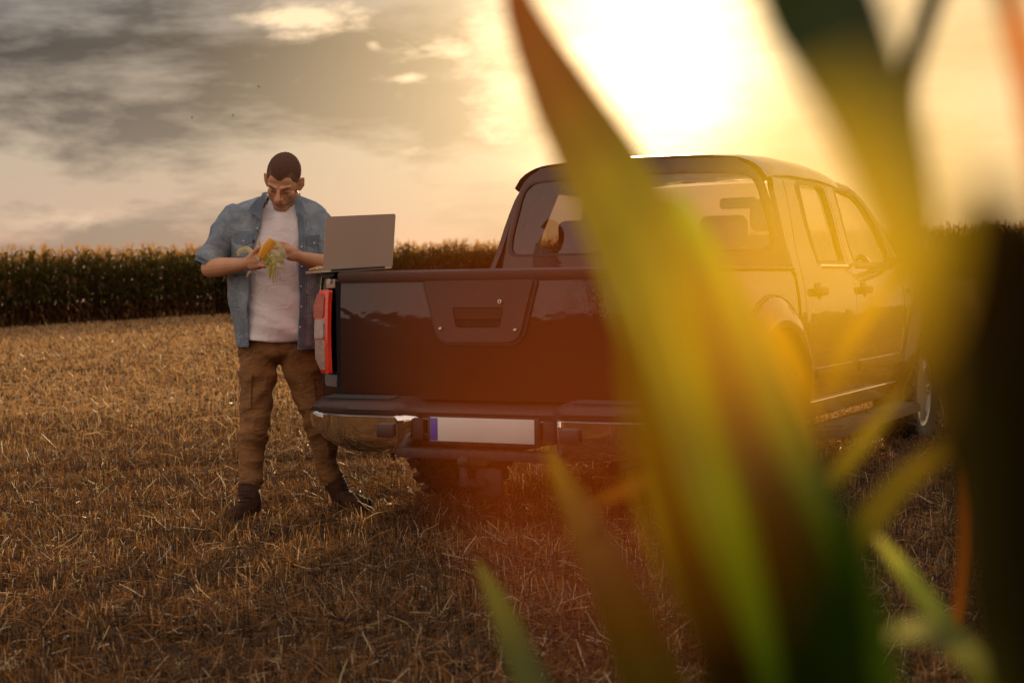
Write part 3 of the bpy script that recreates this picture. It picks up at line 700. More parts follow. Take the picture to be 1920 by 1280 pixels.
def ground_mat():
    m = mat('soil_and_chaff', (0.10, 0.055, 0.028), rough=1.0, spec=0.0); nt = m.node_tree; N = nt.nodes.new; L = nt.links.new
    b = nt.nodes['Principled BSDF']; tc = N('ShaderNodeTexCoord')
    mp = N('ShaderNodeMapping'); L(tc.outputs['Object'], mp.inputs[0]); mp.inputs['Rotation'].default_value = (0, 0, R(-8)); mp.inputs['Scale'].default_value = (.25, 1.6, 1)
    n = N('ShaderNodeTexNoise'); L(mp.outputs[0], n.inputs[0]); n.inputs['Scale'].default_value = 1.3; n.inputs['Detail'].default_value = 8
    n2 = N('ShaderNodeTexNoise'); L(tc.outputs['Object'], n2.inputs[0]); n2.inputs['Scale'].default_value = 45; n2.inputs['Detail'].default_value = 6
    a = N('ShaderNodeMath'); a.operation = 'MULTIPLY_ADD'; L(n2.outputs[0], a.inputs[0]); a.inputs[1].default_value = .6; L(n.outputs[0], a.inputs[2])
    rp = N('ShaderNodeValToRGB'); L(a.outputs[0], rp.inputs[0]); e = rp.color_ramp.elements
    e[0].position = .66; e[0].color = (.014, .009, .006, 1); e[1].position = .95; e[1].color = (.24, .125, .045, 1)
    L(rp.outputs[0], b.inputs['Base Color'])
    bp = N('ShaderNodeBump'); bp.inputs['Strength'].default_value = .8; bp.inputs['Distance'].default_value = .03; L(n2.outputs[0], bp.inputs['Height']); L(bp.outputs[0], b.inputs['Normal'])
    return m
ys = np.concatenate([np.arange(-14, 20, .4), np.arange(20, 90, 2.0), np.arange(90, 400, 30), np.array([500, 800, 1500.])])
xs = np.concatenate([-np.array([1500., 700, 300, 150, 80]), np.arange(-50, -6, 3), np.arange(-6, 6.1, .4), np.arange(9, 51, 3), np.array([80., 150, 300, 700, 1500])])
X, Y = np.meshgrid(xs, ys); Z = ground_z(X, Y); nx = len(xs)
V = np.stack([X.ravel(), Y.ravel(), Z.ravel()], 1)
idx = np.arange(len(ys) * nx).reshape(len(ys), nx)
F = np.stack([idx[:-1, :-1].ravel(), idx[:-1, 1:].ravel(), idx[1:, 1:].ravel(), idx[1:, :-1].ravel()], 1)
np_mesh('ground', V, F, ground_mat(), smooth=True, kind='structure')

# straw: thin folded blades, thousands of them
def edge_y(x): return np.interp(x, [-60, -30, -15.7, -10, -1, 30, 60], [20, 35, 49, 57, 68, 72, 74])
def vnoise(x, y, s, seed):
    r = np.random.default_rng(seed); g = r.random((64, 64))
    u, v = x / s, y / s; i, j = np.floor(u).astype(int), np.floor(v).astype(int); fu, fv = u - i, v - j
    fu = fu * fu * (3 - 2 * fu); fv = fv * fv * (3 - 2 * fv)
    G = lambda a, b: g[a % 64, b % 64]
    return (G(i, j) * (1 - fu) + G(i + 1, j) * fu) * (1 - fv) + (G(i, j + 1) * (1 - fu) + G(i + 1, j + 1) * fu) * fv
ROWDIR = R(8)     # drilling rows run almost across the picture
def straw_cloud(name, n, y0, y1, length, width, lying, seed, ypow=1.0, colr=((.38, .18, .050), (.080, .036, .014)), row=0.16, mt=None):  # vignette-like darkening of the near ground is put into the default straw colours
    r = np.random.default_rng(seed)
    y = y0 + (y1 - y0) * r.random(n) ** ypow
    hw = y * 0.40 + 1.8
    x = (r.random(n) * 2 - 1) * hw
    # rows
    if not lying:
        v = -x * math.sin(ROWDIR) + y * math.cos(ROWDIR)
        vq = np.round(v / row) * row + r.normal(0, row * .13, n)
        y = (vq + x * math.sin(ROWDIR)) / math.cos(ROWDIR)
    dens = .25 + .75 * vnoise(x + 40, y * 2.2, 1.7, seed + 5) + .5 * (vnoise(x, y * 3.5 + x * .3, .5, seed + 9) - .5)
    # two wheel tracks of the combine where the stubble is pressed down
    trk = np.minimum(np.abs(y - (27 + .28 * (x + 7))), np.abs(y - (24.4 + .28 * (x + 7))))
    dens -= .9 * np.exp(-(trk / .35) ** 2)
    trk2 = np.minimum(np.abs(y - (13.5 + .1 * x)), np.abs(y - (10.6 + .1 * x)))
    dens -= .55 * np.exp(-(trk2 / .28) ** 2)
    # swath lines left by the cutter bar
    vv_ = -x * math.sin(ROWDIR) + y * math.cos(ROWDIR) + .25 * np.sin(x * .7)
    sw_ = np.sin(vv_ * 2 * np.pi / 1.15 + 1.5 * vnoise(x + 9, y, 3.0, 77)); dens -= .55 * np.clip((sw_ - .1) * 1.6, 0, 1) * (y > 4.5) - .12
    sw2_ = np.sin(vv_ * 2 * np.pi / 3.6 + .8); dens -= .35 * np.clip(sw2_ - .4, 0, 1) * (y > 12)
    k = (r.random(n) < dens + .18) & (y < edge_y(x) + .5) & (y > 2.2)
    swk = sw_[k]
    # keep the place under the tyres and boots clear
    x, y = x[k], y[k]; m = len(x)
    z = ground_z(x, y)
    L_ = length[0] + (length[1] - length[0]) * r.random(m) ** 1.4
    w = width[0] + (width[1] - width[0]) * r.random(m)
    w = w * np.maximum(1, y / 13.0)
    az = r.random(m) * 2 * np.pi
    if lying:
        el = r.normal(.10, .16, m); zz = z + r.random(m) * .045 + .004
        el = np.where(r.random(m) < .12, el + .5, el)
    else:
        el = np.pi / 2 - np.abs(r.normal(0, .33, m)); zz = z - .01
    d = np.stack([np.cos(az) * np.cos(el), np.sin(az) * np.cos(el), np.sin(el)], 1)
    zz = np.where(d[:, 2] < 0, zz - d[:, 2] * L_, zz)
    s = np.stack([-np.sin(az), np.cos(az), np.zeros(m)], 1)
    tw = r.random(m) * np.pi; up = np.cross(d, s)
    s = s * np.cos(tw)[:, None] + up * np.sin(tw)[:, None]
    p = np.stack([x, y, zz], 1)
    bend = up * (r.normal(0, .08, m) * L_)[:, None]
    a = p; b = p + d * (L_ * .5)[:, None] + bend; c = p + d * L_[:, None]
    hw2 = (w * .5)[:, None]
    V = np.stack([a - s * hw2, a + s * hw2, b - s * hw2, b + s * hw2, c - s * hw2 * .6, c + s * hw2 * .6], 1).reshape(-1, 3)
    i = np.arange(m)[:, None] * 6
    F = np.concatenate([i + np.array([0, 1, 3, 2]), i + np.array([2, 3, 5, 4])], 0)
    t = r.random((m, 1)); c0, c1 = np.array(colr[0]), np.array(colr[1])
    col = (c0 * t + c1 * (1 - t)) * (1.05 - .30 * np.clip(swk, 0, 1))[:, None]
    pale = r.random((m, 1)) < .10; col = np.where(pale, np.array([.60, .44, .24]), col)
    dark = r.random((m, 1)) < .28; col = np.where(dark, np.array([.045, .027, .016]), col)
    return np_mesh(name, V, F, mt, cols=np.repeat(col, 6, 0), kind='stuff')
M['straw'] = mat('straw', (.4, .25, .1), rough=.55, attr=True, transl=.35, spec=.4)
QUAL = 1.0
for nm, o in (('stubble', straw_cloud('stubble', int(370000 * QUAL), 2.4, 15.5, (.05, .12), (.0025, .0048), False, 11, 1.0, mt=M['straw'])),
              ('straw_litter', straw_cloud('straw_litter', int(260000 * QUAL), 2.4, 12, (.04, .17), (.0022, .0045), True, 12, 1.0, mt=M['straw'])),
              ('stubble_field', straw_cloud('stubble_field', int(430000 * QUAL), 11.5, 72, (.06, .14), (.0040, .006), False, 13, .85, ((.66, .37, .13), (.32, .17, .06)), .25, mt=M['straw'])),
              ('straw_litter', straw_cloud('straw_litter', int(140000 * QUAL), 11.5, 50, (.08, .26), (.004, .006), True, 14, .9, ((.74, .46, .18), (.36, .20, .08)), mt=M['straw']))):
    o['label'] = {'stubble': 'short cut straw stubble standing in rows round the truck', 'straw_litter': 'loose dry straw lying over the stubble', 'stubble_field': 'golden stubble rows stretching back to the standing corn'}[nm]

# ------------------------------------------------------------------ standing corn
def corn_plant_mesh(seed, h=2.4, leaves=13, fine=True, dry=.4):
    r = random.Random(seed); V = []; F = []; C = []
    def addring(pts, col): o = len(V); V.extend(pts); C.extend([col] * len(pts)); return o
    # stalk
    n = 5; prev = None; ph = r.random() * 6
    lean = (r.uniform(-.05, .05), r.uniform(-.05, .05))
    def axis(z): t = z / h; return Vector((lean[0] * t * t * h, lean[1] * t * t * h, z))
    green = Vector((.072, .068, .014)); tan = Vector((.13, .07, .028)); brown = Vector((.12, .06, .024))
    for i in range(6):
        z = h * .93 * i / 5; rad = .014 * (1 - .6 * i / 5); c = axis(z)
        col = tan.lerp(green, min(1, i / 3)) * .9
        o = addring([tuple(c + Vector((rad * math.cos(2 * math.pi * k / n), rad * math.sin(2 * math.pi * k / n), 0))) for k in range(n)], tuple(col))
        if prev is not None:
            for k in range(n): F.append((prev + k, prev + (k + 1) % n, o + (k + 1) % n, o + k))
        prev = o
    # tassel
    for k in range(9 if fine else 4):
        a = r.random() * 6.28; e = r.uniform(.8, 1.5); l = r.uniform(.16, .30); c = axis(h * .90); d = Vector((math.cos(a) * math.cos(e), math.sin(a) * math.cos(e), math.sin(e)))
        sdv = Vector((-math.sin(a), math.cos(a), 0)) * .006
        o = addring([tuple(c - sdv), tuple(c + sdv), tuple(c + d * l * .6 + sdv), tuple(c + d * l * .6 - sdv), tuple(c + d * l + sdv * .5 + Vector((0, 0, -.02))), tuple(c + d * l - sdv * .5 + Vector((0, 0, -.02)))], (.42, .29, .11))
        F.append((o, o + 1, o + 2, o + 3)); F.append((o + 3, o + 2, o + 4, o + 5))
    # leaves
    for i in range(leaves):
        t = (i + .6) / leaves; z = h * (.05 + .80 * t); a = ph + i * math.pi + r.uniform(-.5, .5)
        l = r.uniform(.55, .85) * (1 - .35 * abs(t - .5)); w = r.uniform(.036, .055)
        c = axis(z); seg = 5; d = Vector((math.cos(a), math.sin(a), 0)); sdv = Vector((-math.sin(a), math.cos(a), 0)); e0 = r.uniform(.9, 1.25); dead = t < .25 or r.random() < dry * .4
        col = (brown if dead else green.lerp(Vector((.12, .105, .022)), r.random() * .7)) * r.uniform(.75, 1.25)
        p = c.copy(); prev = None; droop = r.uniform(1.6, 2.8) if not dead else 3.2
        for k in range(seg + 1):
            u = k / seg; ww = w * math.sin(math.pi * min(.97, .12 + .88 * u)) ** .7 if k < seg else .003
            tw = r.uniform(-.25, .25)
            sv = sdv * math.cos(tw) + Vector((0, 0, 1)) * math.sin(tw)
            cc = col * (1 + .35 * (u > .8)) if not dead else col
            o = addring([tuple(p - sv * ww), tuple(p + sv * ww)], tuple(cc))
            if prev is not None: F.append((prev, prev + 1, o + 1, o))
            prev = o; e = e0 - droop * u
            p = p + (d * math.cos(e) + Vector((0, 0, 1)) * math.sin(e)) * (l / seg)
    return np.array(V, np.float32), np.array(F, np.int32), np.array(C, np.float32)
M['corn'] = mat('corn_leaf_far', (.1, .1, .02), rough=.75, attr=True, transl=.5, tcol=(1.9, 1.35, .6), var=.3, vscale=2, spec=.12)
protos = [corn_plant_mesh(50 + i, 2.35 + .12 * (i % 3)) for i in range(8)]
pmesh = []
for i, (v, f, c) in enumerate(protos):
    o = np_mesh('corn_plant', v, f, M['corn'], cols=c); pmesh.append(o.data); bpy.data.objects.remove(o)
# front row seen one by one at the left, group members
r = random.Random(3); cnt = 0
x = -19.0
while x < -1.5:
    o = bpy.data.objects.new('corn_plant', pmesh[r.randrange(8)]); sc.collection.objects.link(o)
    yy = float(edge_y(x)) + r.uniform(0, .25)
    o.location = (x, yy, float(ground_z(x, yy)) - .02); o.rotation_euler = (0, 0, r.random() * 6.28); s_ = r.uniform(.84, 1.10); o.scale = (s_, s_, s_)
    o['category'] = 'corn plant'; o['group'] = 'tall corn plants along the far edge of the stubble field'
    o['label'] = 'tall corn plant in the front row along the far edge of the field'
    x += r.uniform(.09, .17) * (1.0 if x < -8 else 1.4); cnt += 1
def corn_mass(name, pts, seed, hs=1.0, lab=''):
    r = random.Random(seed); VV = []; FF = []; CC = []; o = 0
    for (x, y) in pts:
        v, f, c = protos[r.randrange(8)]
        a = r.random() * 6.28; s_ = r.uniform(.88, 1.08) * hs; ca, sa = math.cos(a) * s_, math.sin(a) * s_
        z = float(ground_z(x, y)) - .02
        VV.append(np.stack([v[:, 0] * ca - v[:, 1] * sa + x, v[:, 0] * sa + v[:, 1] * ca + y, v[:, 2] * s_ + z], 1)); FF.append(f + o); CC.append(c); o += len(v)
    return np_mesh(name, np.concatenate(VV), np.concatenate(FF), M['corn'], cols=np.concatenate(CC), kind='stuff', label=lab)
r = random.Random(5); pts = []
for row in range(1, 13):
    x = -24.0
    while x < 27:
        if x > 3 and x < 9 and row > 3: x += 1; continue
        y = float(edge_y(x)) + row * .62 + r.uniform(-.1, .1); pts.append((x, y)); x += r.uniform(.08, .15) * (1 + .10 * row)
x = -1.4
while x < 27: pts.append((x, float(edge_y(x)) + r.uniform(0, .2))); x += .2
for row in range(0, 9):
    x = 27.0
    while x < 48: pts.append((x, float(edge_y(x)) + row * .62)); x += r.uniform(.25, .4)
    x = -38.0
    while x < -24: pts.append((x, float(edge_y(x)) + row * .62)); x += r.uniform(.22, .36)
corn_mass('corn_field', pts, 6, 1.0, 'wall of ripening corn behind the stubble field')

# ------------------------------------------------------------------ the man
YM = 7.90
def P(px, py, dy=0.0): return W(px, py, YM + dy)
def remesh_apply(mb, name, voxel, smooth_it=4, sf=0.5):
    me = mb.mesh(name + '_raw', False, 0); o = bpy.data.objects.new(name + '_raw', me); sc.collection.objects.link(o)
    m = o.modifiers.new('r', 'REMESH'); m.mode = 'VOXEL'; m.voxel_size = voxel; m.use_smooth_shade = True
    if smooth_it:
        s = o.modifiers.new('s', 'SMOOTH'); s.factor = sf; s.iterations = smooth_it
    dg = bpy.context.evaluated_depsgraph_get(); out = bpy.data.meshes.new_from_object(o.evaluated_get(dg)); out.name = name
    bpy.data.objects.remove(o); bpy.data.meshes.remove(me)
    out.polygons.foreach_set('use_smooth', np.ones(len(out.polygons), bool))
    return out
def get_co(me): a = np.empty(len(me.vertices) * 3, np.float32); me.vertices.foreach_get('co', a); return a.reshape(-1, 3)
def get_no(me): a = np.empty(len(me.vertices) * 3, np.float32); me.vertices.foreach_get('normal', a); return a.reshape(-1, 3)
def set_co(me, a): me.vertices.foreach_set('co', np.asarray(a, np.float32).ravel()); me.update()
def fnoise(co, sx, sy, sz, seed=0.0):
    return np.array([noise.noise((c[0] * sx + seed, c[1] * sy + seed * 1.7, c[2] * sz - seed)) for c in co])
def ridged(co, sx, sy, sz, seed=0.0):
    return 1 - 2 * np.abs(fnoise(co, sx, sy, sz, seed))
def set_col(me, cols):
    at = me.color_attributes.new('col', 'FLOAT_COLOR', 'POINT'); c = np.ones((len(me.vertices), 4), np.float32); c[:, :3] = cols; at.data.foreach_set('color', c.ravel())

foot = Vector((-1.14, 7.88, 0.0))
man = empty('person', foot, world=True, category='person', label='man in open denim shirt and brown cargo trousers peeling corn beside the truck')

M['skin'] = mat('skin', (.42, .22, .14), rough=.52, attr=True, bump=.08, bscale=250, spec=.4)
M['skin'].node_tree.nodes['Principled BSDF'].inputs['Subsurface Weight'].default_value = .12
M['skin'].node_tree.nodes['Principled BSDF'].inputs['Subsurface Scale'].default_value = .01
M['hair'] = mat('cropped_hair', (.09, .04, .02), rough=.9, bump=.8, bscale=420, var=.35, vscale=160, attr=True)
M['brow'] = mat('eyebrow_hair', (.09, .042, .022), rough=.9)
M['tee'] = mat('white_cotton', (.78, .71, .71), rough=.9, bump=.15, bscale=500, var=.03, vscale=6, wr=.35, wscale=(9, 9, 14))
M['denim'] = mat('denim', (.15, .19, .235), rough=.9, bump=.35, bscale=900, col2=(.30, .34, .375), vscale=14, detail=7, wr=.6, wscale=(11, 11, 13))
M['denim_dark'] = mat('denim_dark', (.10, .13, .175), rough=.9, bump=.3, bscale=900, col2=(.18, .215, .26), vscale=14)
M['stitch'] = mat('denim_seam', (.045, .062, .095), rough=.9, var=.4, vscale=60)
M['stud'] = mat('shirt_button', (.55, .50, .44), rough=.3, metal=.3)
M['trouser'] = mat('trouser_cotton', (.20, .088, .026), rough=.88, bump=.3, bscale=700, col2=(.31, .145, .046), vscale=7, detail=6, wr=.5, wscale=(9, 9, 19))
M['boot'] = mat('boot_leather', (.055, .022, .010), rough=.85, spec=.2, bump=.4, bscale=90, var=.4, vscale=18)
M['sole'] = mat('boot_sole', (.025, .015, .010), rough=.9)
M['lace'] = mat('boot_lace', (.02, .012, .01), rough=.9)

# head frame
HS = 1.03
Rh = (Matrix.Rotation(R(9), 3, 'Y') @ Matrix.Rotation(R(-4), 3, 'Z') @ Matrix.Rotation(R(36), 3, 'X'))
skullc = P(531.5, 285, -.09) + Vector((0, 0, -.094))
HO = skullc - Rh @ Vector((0, .02, .05)) * HS
def H(x, y, z): return HO + Rh @ Vector((x, y, z)) * HS
def hell(mb, c, r, rot=None):
    m = Rh.copy()
    if rot: m = m @ Euler(rot).to_matrix()
    mb.ell(H(*c), [q * HS for q in r], m, 20, 14)
def hcap(mb, a, b, r0, r1): mb.cap(H(*a), H(*b), r0 * HS, r1 * HS)

mb = MB()
hell(mb, (0, .020, .048), (.0765, .097, .088))
hell(mb, (0, -.015, .015), (.070, .078, .080))
hell(mb, (0, -.030, -.035), (.060, .058, .075))
hell(mb, (0, -.070, -.096), (.026, .022, .020))                  # chin
for q in (-1, 1):
    hcap(mb, (q * .052, .005, -.062), (q * .018, -.068, -.100), .020, .017)   # jaw line
    hell(mb, (q * .040, -.058, -.020), (.024, .021, .024))         # cheek bone
    hcap(mb, (q * .014, -.092, .022), (q * .048, -.074, .026), .0108, .009)   # brow
    hell(mb, (q * .031, -.076, .004), (.017, .013, .013))          # lid over the eye
    hell(mb, (q * .0135, -.100, -.032), (.009, .011, .008))        # nostril wing
    # ear
    hcap(mb, (q * .062, .012, .004), (q * .082, .012, .006), .022, .013); hcap(mb, (q * .062, .006, -.020), (q * .080, .008, -.014), .018, .010)
    hcap(mb, (q * .076, .004, .026), (q * .094, .016, .026), .007, .006); hcap(mb, (q * .094, .016, .026), (q * .092, .016, -.012), .006, .006)
    hcap(mb, (q * .092, .016, -.012), (q * .078, .002, -.030), .006, .007); hell(mb, (q * .082, .010, .002), (.009, .013, .026))
hell(mb, (0, -.058, .046), (.056, .028, .042))                   # forehead
hcap(mb, (0, -.096, .012), (0, -.119, -.026), .0085, .0115)        # nose
hcap(mb, (-.018, -.092, -.056), (.018, -.092, -.056), .0065, .0065); hcap(mb, (0, -.096, -.055), (0, -.097, -.055), .008, .008)
hcap(mb, (-.014, -.090, -.068), (.014, -.090, -.068), .0068, .0068)
hell(mb, (0, -.076, -.062), (.032, .018, .028))
# neck
mb.cap(H(0, .045, -.02), P(527, 402, .04), .060, .066); mb.cap(H(.012, .020, -.045), P(534, 400, .01), .052, .060)
# torso under the clothes (kept slim)
mb.cap(P(527, 398, .05), P(514, 470, .06), .075, .12); mb.ell(P(512, 470, .05), (.165, .095, .15)); mb.ell(P(512, 560, .05), (.14, .09, .18)); mb.ell(P(512, 640, .04), (.145, .095, .11))
shR, shL = P(436, 412, .05), P(592, 416, .05)
mb.cap(P(505, 406, .05), shR, .052, .042); mb.cap(P(540, 406, .05), shL, .052, .042)
elR, wrR = P(394, 503, -.02), P(458, 495, -.235)
elL, wrL = P(632, 500, -.02), P(566, 483, -.24)
mb.cap(shR, elR, .042, .046); mb.cap(elR, elR.lerp(wrR, .35), .046, .047); mb.cap(elR.lerp(wrR, .35), wrR, .047, .030)
mb.cap(shL, elL, .042, .044); mb.cap(elL, elL.lerp(wrL, .35), .044, .045); mb.cap(elL.lerp(wrL, .35), wrL, .045, .029)
# legs (slim, inside the trousers) and feet inside the boots
hipR, knR, anR = P(480, 660, .04), P(474, 790, .0), P(468, 905, -.02)
hipL, knL, anL = P(552, 660, .04), P(592, 795, .08), P(626, 905, .12)
for a, b, c in ((hipR, knR, anR), (hipL, knL, anL)):
    mb.cap(a, b, .070, .040); mb.cap(b, c, .040, .030); mb.cap(c, c + Vector((0, -.02, -.10)), .030, .030)
# hands ---------------------------------------------------------------
def chain(mb, pts, radii):
    for i in range(len(pts) - 1): mb.cap(pts[i], pts[i + 1], radii[i], radii[i + 1], 10)
# his right hand (picture left): back of the hand to us, fist round the foot of the ear, thumb up
pR = P(481, 487, -.29)
mb.cap(wrR, P(476, 489, -.275), .029, .034); mb.cap(P(474, 483, -.28), P(489, 481, -.30), .027, .022); mb.cap(P(474, 497, -.275), P(488, 497, -.295), .026, .020)
mb.cap(P(478, 490, -.28), P(488, 489, -.30), .028, .024)
for (x, y, k) in ((491, 477, 0), (492, 484, 1), (491.5, 491, 2), (489, 498, 3)):
    r_ = (.0100, .0102, .0098, .0088)[k]
    chain(mb, [P(x - 6, y, -.298), P(x + 1, y, -.330), P(x + 6, y + 1, -.345), P(x + 8.5, y + 2.5, -.325)], [r_ * 1.12, r_ * 1.1, r_, r_ * .88])
chain(mb, [P(468, 484, -.285), P(475, 476, -.30), P(481, 468.5, -.315), P(486, 464.5, -.325)], [.016, .0135, .0115, .0095])
# his left hand (picture right): fingers reaching over the ear pulling the husk
mb.cap(wrL, P(548, 476, -.28), .028, .030); mb.cap(P(550, 471, -.28), P(534, 468, -.305), .024, .022); mb.cap(P(549, 481, -.28), P(534, 478, -.30), .024, .020)
for (pts, r_) in ((((534, 464, -.31), (522, 459, -.335), (511, 457.5, -.350), (503, 461, -.352)), .0100),
                  (((534, 469, -.312), (524, 465, -.345), (515, 464.5, -.358), (508, 468, -.355)), .0100),
                  (((534, 475, -.31), (526, 472, -.345), (519, 471.5, -.36), (513, 474.5, -.355)), .0094),
                  (((535, 481, -.305), (528, 480, -.335), (521, 480, -.35), (516, 482.5, -.345)), .0085)):
    chain(mb, [P(*q) for q in pts], [r_ * 1.12, r_ * 1.08, r_, r_ * .85])
chain(mb, [P(548, 468, -.27), P(538, 460, -.27), P(527, 456, -.285), P(519, 457, -.30)], [.016, .013, .0112, .009])
body = remesh_apply(mb, 'body', .0034, 8, .5)
co = get_co(body)
# colour: skin, redder lips and ears, beard shadow, cropped sides
Rhi = np.array(Rh.transposed()); loc = ((co - np.array(HO)) @ Rhi.T) / HS
base = np.tile(np.array([.60, .300, .160]), (len(co), 1)) * (1 + .12 * fnoise(co, 14, 14, 14, 3.1)[:, None])
hx, hy, hz = loc[:, 0], loc[:, 1], loc[:, 2]
inhead = (np.abs(hx) < .11) & (hy > -.15) & (hy < .14) & (hz > -.16) & (hz < .16)
def blob(cx, cy, cz, rx, ry, rz): return np.exp(-(((hx - cx) / rx) ** 2 + ((hy - cy) / ry) ** 2 + ((hz - cz) / rz) ** 2)) * inhead
def tint(w_, c): 
    global base
    w_ = np.clip(w_, 0, 1)[:, None]; base = base * (1 - w_) + np.array(c) * w_
tint(.55 * blob(0, -.06, -.085, .058, .07, .032) + .35 * blob(0, -.1, -.047, .03, .03, .007), (.13, .062, .035))
tint(.45 * blob(.05, -.02, -.06, .02, .05, .04) + .45 * blob(-.05, -.02, -.06, .02, .05, .04), (.14, .068, .04))
tint(.75 * blob(0, -.10, -.0615, .020, .03, .0085), (.33, .095, .065))
tint(.9 * (blob(0, -.10, -.0620, .021, .03, .0016)), (.06, .02, .012))
for q in (-1, 1):
    tint(.85 * blob(q * .031, -.088, -.003, .014, .03, .0035), (.035, .018, .012))      # lowered lashes
    tint(.9 * blob(q * .022, -.095, .0235, .013, .03, .0055) + .9 * blob(q * .040, -.088, .0265, .012, .03, .0050), (.10, .045, .025))
    tint(.35 * blob(q * .030, -.085, .008, .017, .03, .008), (.20, .09, .05))
    tint(.5 * blob(q * .0135, -.108, -.040, .006, .02, .004), (.06, .025, .015))
    tint(.30 * blob(q * .087, .015, 0, .02, .03, .04), (.52, .17, .09))
set_col(body, base); body.materials.append(M['skin'])
bo = link('body', body, man)
def hairline(x, y):
    ax_ = abs(x); fr = -y
    if fr > .03: h = .050 + .55 * min(ax_, .046) - (0 if ax_ < .050 else (ax_ - .050) * 2.6)      # peak in the middle, bays at the temples
    else: h = float(np.interp(fr, [-.10, -.06, -.02, .0, .03], [-.045, -.040, -.012, .006, .020]))
    return h
# hair: cropped cap, a thin shell grown off the skull
bm = bmesh.new(); bmesh.ops.create_uvsphere(bm, u_segments=64, v_segments=40, radius=1.0)
dl = []
for v in bm.verts:
    x, y, z = v.co.x * .0795, v.co.y * .0995 + .020, v.co.z * .0905 + .048
    # fuller toward the forehead
    if y < 0: y -= .006
    v.co = Vector((x, y, z))
for f in bm.faces[:]:
    c = f.calc_center_median(); front = -c.y
    if c.z < hairline(c.x, c.y) - .004 + .004 * noise.noise(c * 160): dl.append(f)
bmesh.ops.delete(bm, geom=dl, context='FACES')
for v in bm.verts:
    n_ = noise.noise(v.co * 90) * .0012 + noise.noise(v.co * 240) * .0010
    edge = any(len(e.link_faces) < 2 for e in v.link_edges)
    v.co = v.co * (1 + (n_ - (.0035 if edge else 0)) / .09)
    v.co = H(*v.co)
mbh = MB().addbm(bm); hair = mbh.build('hair', M['hair'], man, sharp=0)
hc = get_co(hair.data); hl_ = ((hc - np.array(HO)) @ Rhi.T) / HS
hln = np.array([hairline(p[0], p[1]) for p in hl_]); fade = np.clip((hl_[:, 2] - hln) / .030 * np.where(np.abs(hl_[:, 0]) < .048, 1.6, .75) + .05 + .22 * fnoise(hc, 260, 260, 260, 5), 0, 1)[:, None]
set_col(hair.data, np.array([.150, .062, .029]) * fade + np.array([.36, .175, .095]) * (1 - fade))

# tee shirt --------------------------------------------------------------
def interp_tab(tab, y): xs_ = [t[0] for t in tab]; return [float(np.interp(y, xs_, [t[i] for t in tab])) for i in range(1, len(tab[0]))]
TEE = [(366, 500, 556, .070, .02), (372, 494, 562, .080, .02), (380, 484, 570, .092, .03), (392, 468, 574, .104, .03), (410, 456, 580, .112, .03), (450, 450, 588, .125, .03), (500, 450, 586, .126, .03), (560, 455, 584, .126, .03), (610, 458, 583, .130, .03), (640, 459, 584, .134, .03)]
rings = []
for i in range(61):
    py = 366 + (640 - 366) * i / 60
    xl, xr, b, dy = interp_tab(TEE, py); rg = []
    for k in range(72):
        a = 2 * math.pi * k / 72; cx = (xl + xr) / 2; A = (xr - xl) / 2
        ca, sa = math.cos(a), math.sin(a)
        px_ = cx + A * math.copysign(abs(sa) ** .85, sa)
        sag = 25 * max(0, ca) ** 1.3 * max(0, 1 - (py - 366) / 60)        # neckline dips in front
        rg.append(P(px_, py + sag + (2.2 * math.sin(a * 3 + 1) if i == 60 else 0), dy - b * math.copysign(abs(ca) ** .9, ca)))
    rings.append(rg)
mb = MB().loft(rings, True, False); tee = mb.mesh('tee_shirt', True, 0)
co = get_co(tee); no = get_no(tee); cpx = (co[:, 0] / co[:, 1] * 3000 + 960); hgt = (1.50 - co[:, 2])
low = np.clip((co[:, 2] - 1.20) / -.28, 0, 1)
dg = co.copy(); dg[:, 2] += .55 * dg[:, 0]
fold = .022 * low * ridged(dg, 2.6, 2, 11, 2.2) + .012 * ridged(co, 5, 4, 4, 7.7) + .012 * low ** 2 * np.sin((co[:, 2] * 38 + co[:, 0] * 26)) * np.clip((co[:, 0] + 1.20) * 5, 0, 1)
fold += .007 * np.clip((co[:, 2] - 1.3) / .15, 0, 1) * np.sin(co[:, 0] * 60 + fnoise(co, 4, 2, 3, 1) * 3)
sgn = -np.sign(no[:, 1:2]) ; set_co(tee, co + no * (np.where((no * (co - np.array([-1.135, 7.93, 0])))[:, :2].sum(1) > 0, 1, -1) * fold)[:, None])
tee.materials.append(M['tee']); to = link('tee_shirt', tee, man)
sm = to.modifiers.new('solid', 'SOLIDIFY'); sm.thickness = .003
# ribbed neckline
rb = [P(528 + 28 * math.sin(2 * math.pi * k / 40), 366 + 25 * max(0, math.cos(2 * math.pi * k / 40)) ** 1.3, .02 - .071 * math.cos(2 * math.pi * k / 40)) for k in range(41)]
MB().tube(rb, .0065, 8, False, flat=(.6, 1.4)).build('neckband', M['tee'], to if False else man)

